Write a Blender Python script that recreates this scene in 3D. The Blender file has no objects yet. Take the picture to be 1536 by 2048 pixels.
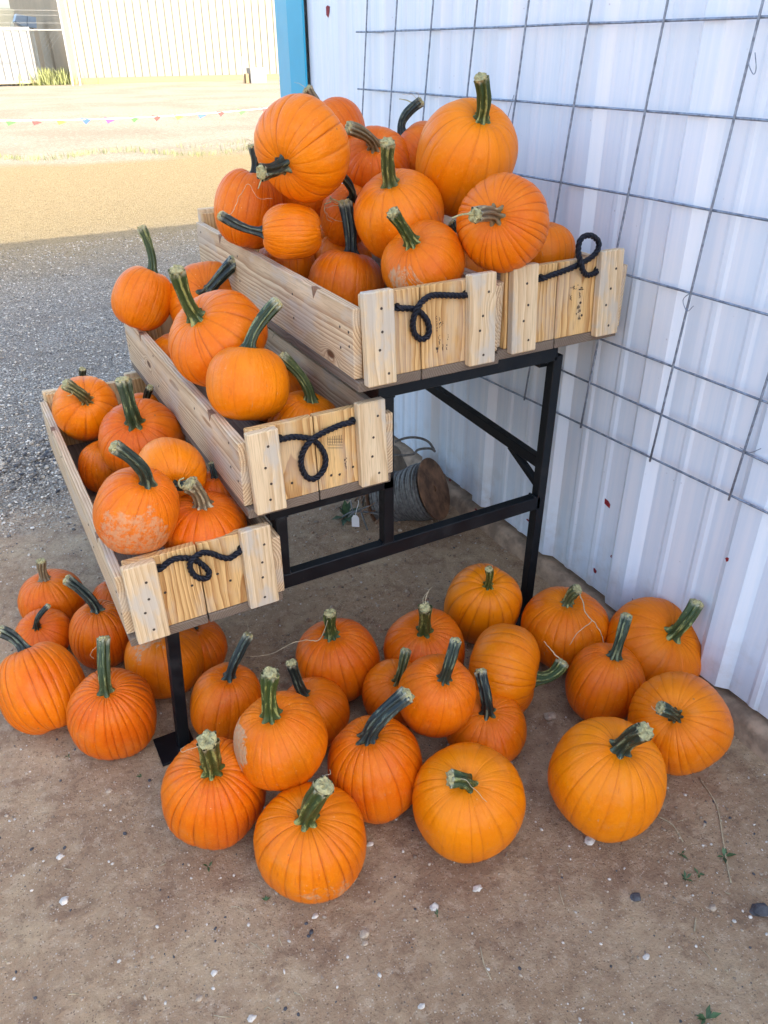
import bpy, bmesh, math, random
import numpy as np
from mathutils import Vector, Matrix, Euler, noise

# ------------------------------------------------------------------ camera
scene = bpy.context.scene
COL = scene.collection
CAM = Vector((-0.908, -1.7846, 1.9146))
CROT = Euler((1.0345, 0.0077, -0.4984), 'XYZ')
FPX = 1562.5                       # focal length in pixels of the 1536 x 2048 photograph
cd = bpy.data.cameras.new('camera'); cam = bpy.data.objects.new('camera', cd); COL.objects.link(cam)
cam.location = CAM; cam.rotation_euler = CROT
cd.sensor_fit = 'VERTICAL'; cd.sensor_height = 24.0; cd.lens = FPX/2048*24.0
cd.clip_start = 0.05; cd.clip_end = 2000
scene.camera = cam
RM = CROT.to_matrix()
def ray(u, v): return RM @ Vector(((u-768)/FPX, -(v-1024)/FPX, -1.0))
def on_z(u, v, z=0.0): d = ray(u, v); return CAM + d*((z-CAM.z)/d.z)
def on_y(u, v, y): d = ray(u, v); return CAM + d*((y-CAM.y)/d.y)
def on_x(u, v, x): d = ray(u, v); return CAM + d*((x-CAM.x)/d.x)

# ------------------------------------------------------------------ light
SUN_EL, SUN_AZ = math.radians(35), math.atan2(0.637, -0.771)   # azimuth from +Y towards +X
world = bpy.data.worlds.new('World'); scene.world = world; world.use_nodes = True
wn = world.node_tree.nodes; wl = world.node_tree.links
bg = wn['Background']; sky = wn.new('ShaderNodeTexSky'); sky.sky_type = 'NISHITA'; sky.sun_disc = False
sky.sun_elevation = SUN_EL; sky.sun_rotation = SUN_AZ
sky.air_density = 1.0; sky.dust_density = 4.0; sky.ozone_density = 1.2
wl.new(sky.outputs[0], bg.inputs[0]); bg.inputs[1].default_value = 0.15
sd = bpy.data.lights.new('sun', 'SUN'); sun = bpy.data.objects.new('sun', sd); COL.objects.link(sun)
sd.energy = 2.0; sd.angle = math.radians(0.5); sd.color = (1.0, 0.93, 0.82)
S2 = Vector((math.sin(SUN_AZ)*math.cos(SUN_EL), math.cos(SUN_AZ)*math.cos(SUN_EL), math.sin(SUN_EL)))
sun.rotation_euler = S2.to_track_quat('Z', 'Y').to_euler(); sun.location = (6, -8, 9)
vs = scene.view_settings
vs.view_transform = 'Standard'; vs.look = 'None'; vs.gamma = 1.0; vs.exposure = 2.32; vs.use_curve_mapping = False

rnd = random.Random(7)
rng = np.random.default_rng(7)

# ------------------------------------------------------------------ helpers
def mesh_obj(name, verts, faces, mat=None, parent=None, smooth=False, loc=None, M=None):
    me = bpy.data.meshes.new(name); me.from_pydata([tuple(v) for v in verts], [], [tuple(f) for f in faces]); me.update()
    return obj_of(name, me, mat, parent, smooth, loc, M)
def obj_of(name, me, mat=None, parent=None, smooth=False, loc=None, M=None):
    o = bpy.data.objects.new(name, me); COL.objects.link(o)
    if mat and not me.materials: me.materials.append(mat)
    if smooth: me.polygons.foreach_set('use_smooth', [True]*len(me.polygons))
    place(o, parent, loc, M)
    return o
def place(o, parent=None, loc=None, M=None):
    if M is None: M = Matrix.Translation(loc if loc is not None else (0, 0, 0))
    if parent is not None:
        o.parent = parent
        M = world_of(parent).inverted() @ M
    o.matrix_basis = M
def world_of(o):
    return (world_of(o.parent) if o.parent else Matrix.Identity(4)) @ o.matrix_basis
def tag(o, label=None, cat=None, group=None, kind=None):
    if label: o['label'] = label
    if cat: o['category'] = cat
    if group: o['group'] = group
    if kind: o['kind'] = kind
    return o
def thing(name, label, cat, loc=(0, 0, 0), group=None):
    o = bpy.data.objects.new(name, None); COL.objects.link(o); o.location = loc; o.empty_display_size = 0.1
    return tag(o, label, cat, group)
def basis(x, y):
    x = Vector(x).normalized(); y = Vector(y); z = x.cross(y).normalized(); y = z.cross(x)
    return Matrix((x, y, z)).transposed()
def box_mesh(name, sx, sy, sz, bev=0.002, seg=1):
    bm = bmesh.new(); bmesh.ops.create_cube(bm, size=1.0)
    bmesh.ops.scale(bm, vec=(sx, sy, sz), verts=bm.verts)
    if bev: bmesh.ops.bevel(bm, geom=list(bm.edges), offset=min(bev, .4*min(sx, sy, sz)), segments=seg, affect='EDGES', profile=.6)
    me = bpy.data.meshes.new(name); bm.to_mesh(me); bm.free(); return me
def box(name, lo, hi, mat, parent=None, bev=0.002):
    lo = Vector(lo); hi = Vector(hi); s = hi-lo
    return obj_of(name, box_mesh(name, s.x, s.y, s.z, bev), mat, parent, loc=(lo+hi)/2)
def bar(name, a, b, w, h, mat, parent=None, side=(0, 1, 0), bev=0.002):
    """square bar from a to b; w along 'side', h across"""
    a = Vector(a); b = Vector(b); R = basis(b-a, side)
    M = Matrix.Translation((a+b)/2) @ R.to_4x4()
    return obj_of(name, box_mesh(name, (b-a).length, w, h, bev), mat, parent, M=M)
def tube_data(pts, rad, seg=8, closed=False, cap=True):
    pts = [Vector(p) for p in pts]; n = len(pts)
    rad = rad if hasattr(rad, '__len__') else [rad]*n
    V = []; F = []
    up = None
    for i, p in enumerate(pts):
        t = (pts[min(i+1, n-1)]-pts[max(i-1, 0)])
        if t.length < 1e-9: t = Vector((0, 0, 1))
        t.normalize()
        if up is None:
            up = t.orthogonal().normalized()
        up = (up - t*up.dot(t))
        up = up.normalized() if up.length > 1e-6 else t.orthogonal().normalized()
        b = t.cross(up)
        for k in range(seg):
            a = 2*math.pi*k/seg
            V.append(p + (up*math.cos(a)+b*math.sin(a))*rad[i])
    for i in range(n-1):
        for k in range(seg):
            k2 = (k+1) % seg
            F.append((i*seg+k, i*seg+k2, (i+1)*seg+k2, (i+1)*seg+k))
    if cap:
        F.append(tuple(range(seg-1, -1, -1))); F.append(tuple((n-1)*seg+k for k in range(seg)))
    return V, F
def tube(name, pts, rad, mat, parent=None, seg=8, smooth=True):
    V, F = tube_data(pts, rad, seg)
    return mesh_obj(name, V, F, mat, parent, smooth)
def catmull(P, n=8):
    P = [Vector(p) for p in P]; Q = [P[0]*2-P[1]]+P+[P[-1]*2-P[-2]]; out = []
    for i in range(1, len(Q)-2):
        a, b, c, d = Q[i-1:i+3]
        for k in range(n):
            t = k/n
            out.append(0.5*((2*b)+(c-a)*t+(2*a-5*b+4*c-d)*t*t+(3*b-a-3*c+d)*t*t*t))
    out.append(P[-1]); return out
class Join:
    def __init__(s): s.V = []; s.F = []
    def add(s, V, F):
        o = len(s.V); s.V += list(V); s.F += [tuple(i+o for i in f) for f in F]
    def box(s, lo, hi):
        x0, y0, z0 = lo; x1, y1, z1 = hi
        s.add([(x0,y0,z0),(x1,y0,z0),(x1,y1,z0),(x0,y1,z0),(x0,y0,z1),(x1,y0,z1),(x1,y1,z1),(x0,y1,z1)],
              [(3,2,1,0),(4,5,6,7),(0,1,5,4),(1,2,6,5),(2,3,7,6),(3,0,4,7)])
    def build(s, name, mat, parent=None, smooth=False): return mesh_obj(name, s.V, s.F, mat, parent, smooth)
def lump(name, loc, r, mat, parent=None, squash=(1, 1, .7), sub=2, amp=.25, seed=0, freq=1.6, smooth=False):
    bm = bmesh.new(); bmesh.ops.create_icosphere(bm, subdivisions=sub, radius=1)
    off = Vector((seed*3.1, seed*1.7, seed*.9)); q = Euler((seed*1.3, seed*2.1, seed*.7)).to_matrix()
    for v in bm.verts:
        v.co = v.co*(1+amp*noise.noise(v.co*freq+off)*1.6)
        v.co = q @ v.co
        v.co = Vector((v.co.x*squash[0], v.co.y*squash[1], v.co.z*squash[2]))*r
    me = bpy.data.meshes.new(name); bm.to_mesh(me); bm.free()
    return obj_of(name, me, mat, parent, smooth, loc)

# ------------------------------------------------------------------ materials
def new_mat(name):
    m = bpy.data.materials.new(name); m.use_nodes = True
    nt = m.node_tree; p = nt.nodes['Principled BSDF']; return m, nt, p
class NT:
    def __init__(s, nt): s.nt = nt
    def n(s, t, **kw):
        x = s.nt.nodes.new('ShaderNode'+t)
        for k, v in kw.items():
            if k.startswith('i_'):
                key = k[2:]; key = int(key) if key.isdigit() else key.replace('_', ' ')
                s.put(x.inputs[key], v)
            else: setattr(x, k, v)
        return x
    def put(s, inp, v):
        if isinstance(v, bpy.types.NodeSocket): s.nt.links.new(v, inp)
        elif isinstance(v, bpy.types.Node): s.nt.links.new(v.outputs[0], inp)
        else: inp.default_value = v
    def math(s, op, a, b=0.0, c=None, clamp=False):
        x = s.nt.nodes.new('ShaderNodeMath'); x.operation = op; x.use_clamp = clamp
        s.put(x.inputs[0], a); s.put(x.inputs[1], b)
        if c is not None: s.put(x.inputs[2], c)
        return x.outputs[0]
    def mix(s, f, a, b, mode='MIX'):
        x = s.nt.nodes.new('ShaderNodeMix'); x.data_type = 'RGBA'; x.blend_type = mode
        s.put(x.inputs[0], f); s.put(x.inputs[6], a if not isinstance(a, tuple) else (*a[:3], 1)); s.put(x.inputs[7], b if not isinstance(b, tuple) else (*b[:3], 1))
        return x.outputs[2]
    def ramp(s, f, lo, hi, a=0.0, b=1.0):
        x = s.nt.nodes.new('ShaderNodeMapRange'); x.interpolation_type = 'SMOOTHSTEP'
        s.put(x.inputs[0], f); s.put(x.inputs[1], lo); s.put(x.inputs[2], hi); s.put(x.inputs[3], a); s.put(x.inputs[4], b)
        return x.outputs[0]
    def noise(s, vec, scale, detail=3, rough=.55, dist=0.0):
        x = s.n('TexNoise', i_Scale=scale, i_Detail=detail, i_Roughness=rough, i_Distortion=dist)
        if vec is not None: s.put(x.inputs['Vector'], vec)
        return x.outputs[0]
    def attr(s, name, typ='GEOMETRY'):
        x = s.n('Attribute', attribute_name=name, attribute_type=typ); return x.outputs[2]
    def vmath(s, op, a, b):
        x = s.nt.nodes.new('ShaderNodeVectorMath'); x.operation = op; s.put(x.inputs[0], a); s.put(x.inputs[1], b); return x.outputs[0]
    def bump(s, h, strength, dist, p, normal=None):
        x = s.n('Bump', i_Strength=strength, i_Distance=dist, i_Height=h)
        if normal is not None: s.put(x.inputs['Normal'], normal)
        s.put(p.inputs['Normal'], x.outputs[0]); return x.outputs[0]
def simple(name, col, rough=.6, metal=0.0, var=.15, scale=20, bump=0.0, bscale=60, spec=.5):
    m, nt, p = new_mat(name); g = NT(nt); tc = g.n('TexCoord').outputs['Object']
    f = g.noise(tc, scale, 4, .6)
    c = g.mix(g.ramp(f, .3, .7), tuple(x*(1-var) for x in col), tuple(min(1, x*(1+var)) for x in col))
    g.put(p.inputs['Base Color'], c); p.inputs['Roughness'].default_value = rough; p.inputs['Metallic'].default_value = metal
    p.inputs['Specular IOR Level'].default_value = spec
    if bump: g.bump(g.noise(tc, bscale, 4, .6), bump, .004, p)
    return m

def pumpkin_skin():
    m, nt, p = new_mat('pumpkin_skin'); g = NT(nt)
    tint = g.attr('tint', 'OBJECT'); seed = g.attr('seed', 'OBJECT'); scar = g.attr('scar', 'OBJECT')
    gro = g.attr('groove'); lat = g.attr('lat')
    tc = g.n('TexCoord').outputs['Object']
    off = g.n('CombineXYZ', i_X=seed, i_Y=seed, i_Z=seed).outputs[0]
    vec = g.vmath('ADD', tc, off)
    sx = g.n('SeparateXYZ', i_0=tc)
    rr = g.math('SQRT', g.math('ADD', g.math('MULTIPLY', sx.outputs[0], sx.outputs[0]), g.math('MULTIPLY', sx.outputs[1], sx.outputs[1])))
    rr = g.math('MAXIMUM', rr, .004)
    mer = g.n('CombineXYZ', i_X=g.math('ADD', g.math('MULTIPLY', g.math('DIVIDE', sx.outputs[0], rr), 8.0), seed), i_Y=g.math('MULTIPLY', g.math('DIVIDE', sx.outputs[1], rr), 8.0), i_Z=g.math('MULTIPLY', sx.outputs[2], 16.0)).outputs[0]
    wrk = g.noise(mer, 1.0, 4, .6)
    big = g.noise(vec, 8, 4, .6)
    tt = g.math('ADD', tint, g.math('MULTIPLY', g.math('SUBTRACT', big, .5), 1.3), clamp=True)
    c = g.mix(tt, (.63, .100, .001), (.82, .215, .0005))
    c = g.mix(g.math('MULTIPLY', gro, .62, clamp=True), c, (.30, .038, .002))  # crease shade painted into the grooves as darker red
    c = g.mix(g.ramp(wrk, .40, .26, 0, .40), c, (.45, .070, .005))
    f1 = g.noise(vec, 90, 4, .65)
    c = g.mix(g.ramp(f1, .50, .80, 0, .28), c, (.86, .31, .025))
    vo = g.n('TexVoronoi', i_Scale=60.0, i_Vector=vec)
    spot = g.ramp(vo.outputs['Distance'], .05, .13, 1, 0)
    sel = g.ramp(g.noise(vec, 14, 2), .52, .64)
    c = g.mix(g.math('MULTIPLY', spot, g.math('MULTIPLY', sel, .6)), c, (.72, .42, .20))
    vo2 = g.n('TexVoronoi', i_Scale=21.0, i_Vector=vec)
    spot2 = g.math('MULTIPLY', g.ramp(vo2.outputs['Distance'], .03, .10, 1, 0), g.ramp(g.noise(vec, 6, 2), .56, .62))
    c = g.mix(g.math('MULTIPLY', spot2, .7), c, (.20, .10, .045))
    # waxy dust in patches, scratches of dried mud
    du = g.math('MULTIPLY', g.ramp(g.noise(vec, 13, 6, .7), .52, .74), .17)
    c = g.mix(du, c, (.60, .29, .12))
    sn = g.noise(vec, 10, 6, .70, .8)
    # patch: direction of the worn side, stored on each pumpkin
    pd = g.n('CombineXYZ', i_X=g.attr('patch_x', 'OBJECT'), i_Y=g.attr('patch_y', 'OBJECT'), i_Z=g.attr('patch_z', 'OBJECT')).outputs[0]
    nrm = g.vmath('NORMALIZE', tc, (0, 0, 0))
    dt = g.nt.nodes.new('ShaderNodeVectorMath'); dt.operation = 'DOT_PRODUCT'; g.put(dt.inputs[0], nrm); g.put(dt.inputs[1], pd)
    lim = g.attr('patch_limit', 'OBJECT'); brk = g.attr('patch_break', 'OBJECT')
    dn = g.math('ADD', g.math('SUBTRACT', dt.outputs['Value'], lim), g.math('MULTIPLY', g.math('SUBTRACT', sn, .5), g.math('MULTIPLY_ADD', brk, 1.3, .15)))
    fine = g.ramp(g.noise(vec, 70, 5, .72), .38, .58)
    sm = g.math('MULTIPLY', g.ramp(dn, -.01, .03), g.math('MULTIPLY', scar, g.math('ADD', g.math('MULTIPLY', fine, g.math('MULTIPLY', brk, .9)), g.math('SUBTRACT', 1.0, g.math('MULTIPLY', brk, .9)))))
    scr = g.math('MULTIPLY', g.ramp(g.noise(mer, 2.6, 5, .7, 1.2), .635, .69), g.ramp(lat, .25, .5))
    sm = g.math('MAXIMUM', sm, g.math('MULTIPLY', scr, .55))
    c = g.mix(sm, c, (.50, .345, .20))
    g.put(p.inputs['Base Color'], c)
    g.put(p.inputs['Roughness'], g.math('ADD', g.math('MULTIPLY_ADD', f1, .22, .29), g.math('ADD', g.math('MULTIPLY', sm, .3), g.math('MULTIPLY', du, .4))))
    p.inputs['Specular IOR Level'].default_value = .22
    lea = g.noise(vec, 38, 4, .62)
    h = g.math('ADD', g.math('MULTIPLY', lea, .9), g.math('ADD', g.math('MULTIPLY', f1, .30), g.math('ADD', g.math('MULTIPLY', sm, .4), g.math('MULTIPLY', wrk, 1.3))))
    g.bump(h, .55, .0045, p)
    return m
def stem_mat():
    m, nt, p = new_mat('pumpkin_stem'); g = NT(nt)
    sc = g.attr('stemc', 'OBJECT'); seed = g.attr('seed', 'OBJECT'); rid = g.attr('ridge'); t = g.attr('along'); ang = g.attr('ang')
    vec = g.n('CombineXYZ', i_X=g.math('ADD', g.math('MULTIPLY', ang, 1.9), seed), i_Y=g.math('MULTIPLY', t, .9), i_Z=seed).outputs[0]
    st = g.noise(vec, 3.2, 5, .7)
    tc = g.n('TexCoord').outputs['Object']
    f = g.noise(tc, 70, 4, .65)
    dark = g.mix(g.ramp(sc, 0, 1), (.006, .013, .011), (.028, .055, .010))
    dark = g.mix(g.ramp(sc, 1.1, 2), dark, (.10, .07, .035))
    pale = g.mix(g.ramp(sc, 0, 1), (.13, .16, .105), (.30, .31, .09))
    pale = g.mix(g.ramp(sc, 1.1, 2), pale, (.42, .35, .21))
    mid = g.mix(g.ramp(sc, 0, 1), (.009, .020, .017), (.042, .070, .014))
    mid = g.mix(g.ramp(sc, 1.1, 2), mid, (.20, .15, .08))
    c = g.mix(g.ramp(rid, .25, .8), dark, mid)
    c = g.mix(g.math('MULTIPLY', g.ramp(g.math('ADD', st, g.math('MULTIPLY', rid, .14)), .62, .72), g.ramp(f, .3, .55, .45, 1)), c, pale)
    c = g.mix(g.ramp(st, .44, .36, 0, .7), c, dark)
    c = g.mix(g.math('MULTIPLY', g.ramp(t, .90, 1.0), g.ramp(f, .35, .6)), c, (.40, .38, .25))
    c = g.mix(g.math('MULTIPLY', g.ramp(t, .16, .0), g.ramp(f, .38, .58)), c, (.17, .20, .05))
    g.put(p.inputs['Base Color'], c); p.inputs['Roughness'].default_value = .48
    g.bump(g.math('ADD', st, g.math('MULTIPLY', f, .6)), .7, .004, p)
    return m
def wood(name, pale, late, spacing, contrast, dist=.02, grey=.0):
    m, nt, p = new_mat(name); g = NT(nt)
    tc = g.n('TexCoord').outputs['Object']; sd_ = g.attr('seed', 'OBJECT'); py = g.attr('pith_y', 'OBJECT'); pz = g.attr('pith_z', 'OBJECT')
    sx = g.n('SeparateXYZ', i_0=tc)
    x, y, z = sx.outputs[0], sx.outputs[1], sx.outputs[2]
    xs = g.math('ADD', x, g.math('MULTIPLY', sd_, 3.7))
    nv = g.n('CombineXYZ', i_X=g.math('MULTIPLY', xs, 2.2), i_Y=g.math('MULTIPLY', y, 7.0), i_Z=g.math('MULTIPLY', z, 7.0)).outputs[0]
    n1 = g.noise(nv, 1.0, 3, .5)
    n2 = g.noise(g.n('CombineXYZ', i_X=g.math('MULTIPLY', xs, 1.2), i_Y=sd_, i_Z=2.0).outputs[0], 1.0, 2, .5)
    ry = g.math('ADD', g.math('SUBTRACT', y, py), g.math('MULTIPLY', g.math('SUBTRACT', n2, .5), .03))
    rz = g.math('SUBTRACT', z, pz)
    r = g.math('SQRT', g.math('ADD', g.math('MULTIPLY', ry, ry), g.math('MULTIPLY', rz, rz)))
    r = g.math('ADD', r, g.math('MULTIPLY', g.math('SUBTRACT', n1, .5), dist*2))
    # knots swirl the rings
    kv = g.n('CombineXYZ', i_X=g.math('MULTIPLY', xs, 4.0), i_Y=g.math('MULTIPLY', y, 9.0), i_Z=sd_).outputs[0]
    vo = g.n('TexVoronoi', i_Scale=1.0, i_Vector=kv)
    kn = g.ramp(vo.outputs['Distance'], .0, .33, 1, 0)
    ksel = g.ramp(g.n('SeparateColor', i_0=vo.outputs['Color']).outputs[0], .70, .72)
    kn = g.math('MULTIPLY', kn, ksel)
    r = g.math('ADD', r, g.math('MULTIPLY', kn, .03))
    fr = g.math('FRACT', g.math('DIVIDE', r, spacing))
    ring = g.math('POWER', fr, 1.5)
    ring = g.math('MULTIPLY', ring, g.ramp(fr, 1.0, .93, 0, 1))
    fine = g.noise(g.n('CombineXYZ', i_X=g.math('MULTIPLY', xs, 10.0), i_Y=g.math('MULTIPLY', y, 420.0), i_Z=g.math('MULTIPLY', z, 420.0)).outputs[0], 1.0, 3, .6)
    big = g.noise(g.n('CombineXYZ', i_X=g.math('MULTIPLY', xs, 3.0), i_Y=g.math('MULTIPLY', y, 10.0), i_Z=g.math('MULTIPLY', z, 10.0)).outputs[0], 1.0, 3, .55)
    c = g.mix(g.math('MULTIPLY', ring, contrast), pale, late)
    c = g.mix(g.ramp(fine, .45, .75, 0, .55), c, tuple(v*.62 for v in late))
    c = g.mix(g.ramp(big, .45, .75, 0, .40), c, tuple(a*.75+b*.25 for a, b in zip(late, pale)))
    if grey: c = g.mix(g.ramp(g.noise(g.n('CombineXYZ', i_X=g.math('MULTIPLY', xs, 5.0), i_Y=g.math('MULTIPLY', y, 12.0), i_Z=sd_).outputs[0], 1.0, 4, .6), .48, .62, 0, grey), c, (.50, .45, .37))
    c = g.mix(g.ramp(kn, .55, .8), c, (.12, .05, .02))
    g.put(p.inputs['Base Color'], c); p.inputs['Roughness'].default_value = .62; p.inputs['Specular IOR Level'].default_value = .3
    g.bump(g.math('ADD', g.math('MULTIPLY', fine, .6), g.math('MULTIPLY', ring, -.5)), .35, .0015, p)
    return m
def painted_wall():
    m, nt, p = new_mat('white_painted_steel'); g = NT(nt)
    tc = g.n('TexCoord').outputs['Object']; sx = g.n('SeparateXYZ', i_0=tc)
    st = g.noise(g.n('CombineXYZ', i_X=sx.outputs[0], i_Y=g.math('MULTIPLY', sx.outputs[1], 22.0), i_Z=g.math('MULTIPLY', sx.outputs[2], .6)).outputs[0], 1.0, 4, .6)
    c = g.mix(g.ramp(st, .35, .7), (.67, .74, .81), (.79, .815, .85))  # bluish and pale bands paint in sky reflection and rib shade
    d = g.math('MULTIPLY', g.ramp(sx.outputs[2], .45, .08), g.ramp(g.noise(tc, 9, 5, .65), .42, .7))
    c = g.mix(g.math('MULTIPLY', d, .45), c, (.45, .36, .27))
    sp = g.n('TexVoronoi', i_Scale=26.0, i_Vector=tc)
    dot = g.math('MULTIPLY', g.ramp(sp.outputs['Distance'], .04, .09, 1, 0), g.ramp(g.noise(tc, 5, 3), .52, .62))
    c = g.mix(g.math('MULTIPLY', dot, .45), c, (.30, .28, .30))
    g.put(p.inputs['Base Color'], c); p.inputs['Roughness'].default_value = .33; p.inputs['Specular IOR Level'].default_value = .5
    g.bump(g.noise(g.n('CombineXYZ', i_X=sx.outputs[0], i_Y=g.math('MULTIPLY', sx.outputs[1], 9.0), i_Z=g.math('MULTIPLY', sx.outputs[2], 1.3)).outputs[0], 1.0, 2, .5), .12, .02, p)
    return m
def ground_mat():
    m, nt, p = new_mat('bare_dirt_and_gravel'); g = NT(nt)
    pos = g.n('NewGeometry').outputs['Position']; sx = g.n('SeparateXYZ', i_0=pos); Y = sx.outputs[1]; X = sx.outputs[0]
    # ---- dirt
    n1 = g.noise(pos, 1.7, 5, .6); n2 = g.noise(pos, 9, 5, .65, .3); n3 = g.noise(pos, 55, 6, .75); n4 = g.noise(pos, 4.2, 4, .6, .5)
    dirt = g.mix(g.ramp(n1, .35, .68), (.335, .215, .124), (.440, .304, .182))
    dirt = g.mix(g.ramp(n4, .48, .66, 0, .75), dirt, (.48, .34, .20))
    dirt = g.mix(g.ramp(n2, .50, .70, 0, .70), dirt, (.215, .122, .072))
    n5 = g.noise(pos, 26, 6, .74, .05)
    dirt = g.mix(g.ramp(n5, .52, .66, 0, .55), dirt, (.20, .122, .074))
    dirt = g.mix(g.ramp(n5, .47, .36, 0, .45), dirt, (.56, .42, .28))
    dirt = g.mix(g.ramp(n3, .55, .80, 0, .50), dirt, (.58, .46, .33))
    dirt = g.mix(g.ramp(n3, .42, .25, 0, .50), dirt, (.13, .082, .058))
    v4 = g.n('TexVoronoi', i_Scale=170.0, i_Vector=pos); s4 = g.n('SeparateColor', i_0=v4.outputs['Color'])
    dirt = g.mix(g.math('MULTIPLY', g.ramp(v4.outputs['Distance'], .25, .4, 1, 0), g.math('MULTIPLY', g.ramp(s4.outputs[0], .80, .84), .6)), dirt, (.62, .52, .40))
    dirt = g.mix(g.math('MULTIPLY', g.ramp(v4.outputs['Distance'], .3, .45, 1, 0), g.math('MULTIPLY', g.ramp(s4.outputs[1], .86, .9), .6)), dirt, (.10, .065, .045))
    # hairline cracks
    cr = g.n('TexVoronoi', feature='DISTANCE_TO_EDGE', i_Scale=1.6, i_Vector=g.vmath('ADD', pos, g.n('TexNoise', i_Scale=2.5, i_Detail=4.0, i_Vector=pos).outputs['Color']))
    crk = g.math('MULTIPLY', g.ramp(cr.outputs['Distance'], .0015, .005, 1, 0), g.ramp(n1, .56, .64))
    dirt = g.mix(g.math('MULTIPLY', crk, .35), dirt, (.05, .033, .027))
    # ---- gravel
    v1 = g.n('TexVoronoi', i_Scale=75.0, i_Vector=pos); v2 = g.n('TexVoronoi', i_Scale=110.0, i_Vector=pos)
    cc = g.n('SeparateColor', i_0=v1.outputs['Color']).outputs[0]; c2 = g.n('SeparateColor', i_0=v2.outputs['Color']).outputs[1]
    gr = g.mix(g.ramp(cc, .0, 1.0), (.30, .25, .19), (.66, .57, .45))
    gr = g.mix(g.ramp(c2, .72, .95), gr, (.68, .62, .54))
    gr = g.mix(g.ramp(v1.outputs['Distance'], .35, .6, 0, .7), gr, (.12, .10, .08))
    gr = g.mix(g.ramp(g.noise(pos, .9, 4, .6), .42, .62, 0, .5), gr, (.30, .24, .18))
    ca = g.n('TexVoronoi', feature='DISTANCE_TO_EDGE', i_Scale=2.6, i_Vector=g.vmath('ADD', pos, g.n('TexNoise', i_Scale=3.5, i_Detail=4.0, i_Vector=pos).outputs['Color']))
    gr = g.mix(g.math('MULTIPLY', g.ramp(ca.outputs['Distance'], .004, .022, 1, 0), .55), gr, (.07, .06, .05))
    sand = g.mix(g.ramp(cc, 0, 1), (.20, .14, .060), (.385, .285, .135))
    sand = g.mix(g.ramp(c2, .55, .9, 0, .6), sand, (.45, .35, .20))
    pale = g.mix(g.ramp(cc, 0, 1), (.235, .195, .14), (.45, .39, .285))
    pale = g.mix(g.ramp(g.noise(pos, .25, 5, .6), .42, .62, 0, .5), pale, (.22, .175, .115))
    n6 = g.noise(pos, 9, 4, .75)
    sand = g.mix(g.ramp(n6, .56, .70, 0, .6), sand, (.15, .11, .06)); pale = g.mix(g.ramp(n6, .54, .66, 0, .7), pale, (.17, .14, .10)); pale = g.mix(g.ramp(n6, .46, .36, 0, .6), pale, (.50, .44, .34))
    wob = g.math('MULTIPLY', g.math('SUBTRACT', g.noise(pos, 1.8, 6, .72), .5), 1.7)
    Yw = g.math('ADD', Y, wob)
    a = g.mix(g.ramp(Yw, 5.0, 9.5), gr, sand)
    Yf = g.math('ADD', Y, g.math('MULTIPLY', g.math('SUBTRACT', g.noise(pos, .35, 4, .6), .5), 3.0))
    a = g.mix(g.ramp(Yf, 15.2, 16.8), a, pale)
    c = g.mix(g.ramp(g.math('ADD', Yw, g.math('MULTIPLY', X, .12)), 1.45, 2.35), dirt, a)
    g.put(p.inputs['Base Color'], c); p.inputs['Roughness'].default_value = .93; p.inputs['Specular IOR Level'].default_value = .25
    isg = g.ramp(Yw, 1.5, 2.3)
    h = g.math('ADD', g.math('MULTIPLY', n3, .5), g.math('ADD', g.math('MULTIPLY', n2, .6), g.math('MULTIPLY', n5, .8)))
    hg = g.math('SUBTRACT', .8, g.math('MULTIPLY', v1.outputs['Distance'], 1.6))
    hh = g.math('ADD', g.math('MULTIPLY', h, g.math('SUBTRACT', 1, isg)), g.math('MULTIPLY', hg, isg))
    g.bump(hh, 1.0, .016, p)
    return m

SKIN = pumpkin_skin(); STEM = stem_mat()
TIP = simple('stem_cut_fibre', (.36, .32, .15), .8, var=.35, scale=90, bump=.8, bscale=120)
DRY = simple('dry_vine', (.46, .36, .22), .8, var=.3, scale=40)
W_SIDE = wood('pine_side_board', (.72, .55, .34), (.30, .15, .062), .0085, .95, .008, grey=.45)
W_END = wood('pine_end_board', (.74, .48, .20), (.30, .105, .018), .012, .85, .024, grey=.3)
W_BAT = wood('pine_batten', (.74, .57, .35), (.43, .245, .10), .012, .65, .016, grey=.8)
W_FLOOR = wood('shaded_floor_board', (.22, .17, .125), (.10, .065, .042), .007, .8, .008)  # wood toned dark to paint in the shade of the crate gaps
W_NOTCH = simple('rough_cut_wood', (.22, .12, .065), .8, var=.3, scale=80)
def steel():
    m, nt, p = new_mat('black_painted_steel'); g = NT(nt); tc = g.n('TexCoord').outputs['Object']
    f = g.noise(tc, 14, 6, .75); f2 = g.noise(tc, 70, 4, .7)
    c = g.mix(g.ramp(f, .52, .68, 0, .5), (.004, .006, .008), (.022, .022, .022))
    c = g.mix(g.math('MULTIPLY', g.ramp(f2, .66, .72), g.ramp(f, .5, .6)), c, (.09, .055, .035))
    g.put(p.inputs['Base Color'], c); g.put(p.inputs['Roughness'], g.ramp(f, .35, .7, .32, .6)); p.inputs['Specular IOR Level'].default_value = .3
    g.bump(f2, .15, .002, p); return m
STEEL = steel()
SCREW = simple('dark_screw_head', (.07, .048, .034), .55, .3)
HOLE = simple('bored_hole', (.03, .018, .01), .9)
ROPE = simple('black_rope', (.006, .008, .015), .5, var=.5, scale=120, bump=.6, bscale=300, spec=.28)
INK = simple('stamp_ink', (.030, .024, .020), .7)
GALV = simple('galvanised_wire', (.22, .26, .32), .48, .4, var=.35, scale=60)
WHITE = painted_wall()
BLUE = simple('blue_trim_paint', (.004, .36, .56), .38, var=.05, scale=3)
CHIP = simple('dark_red_chip', (.24, .012, .018), .7, var=.4, scale=200)
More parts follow.
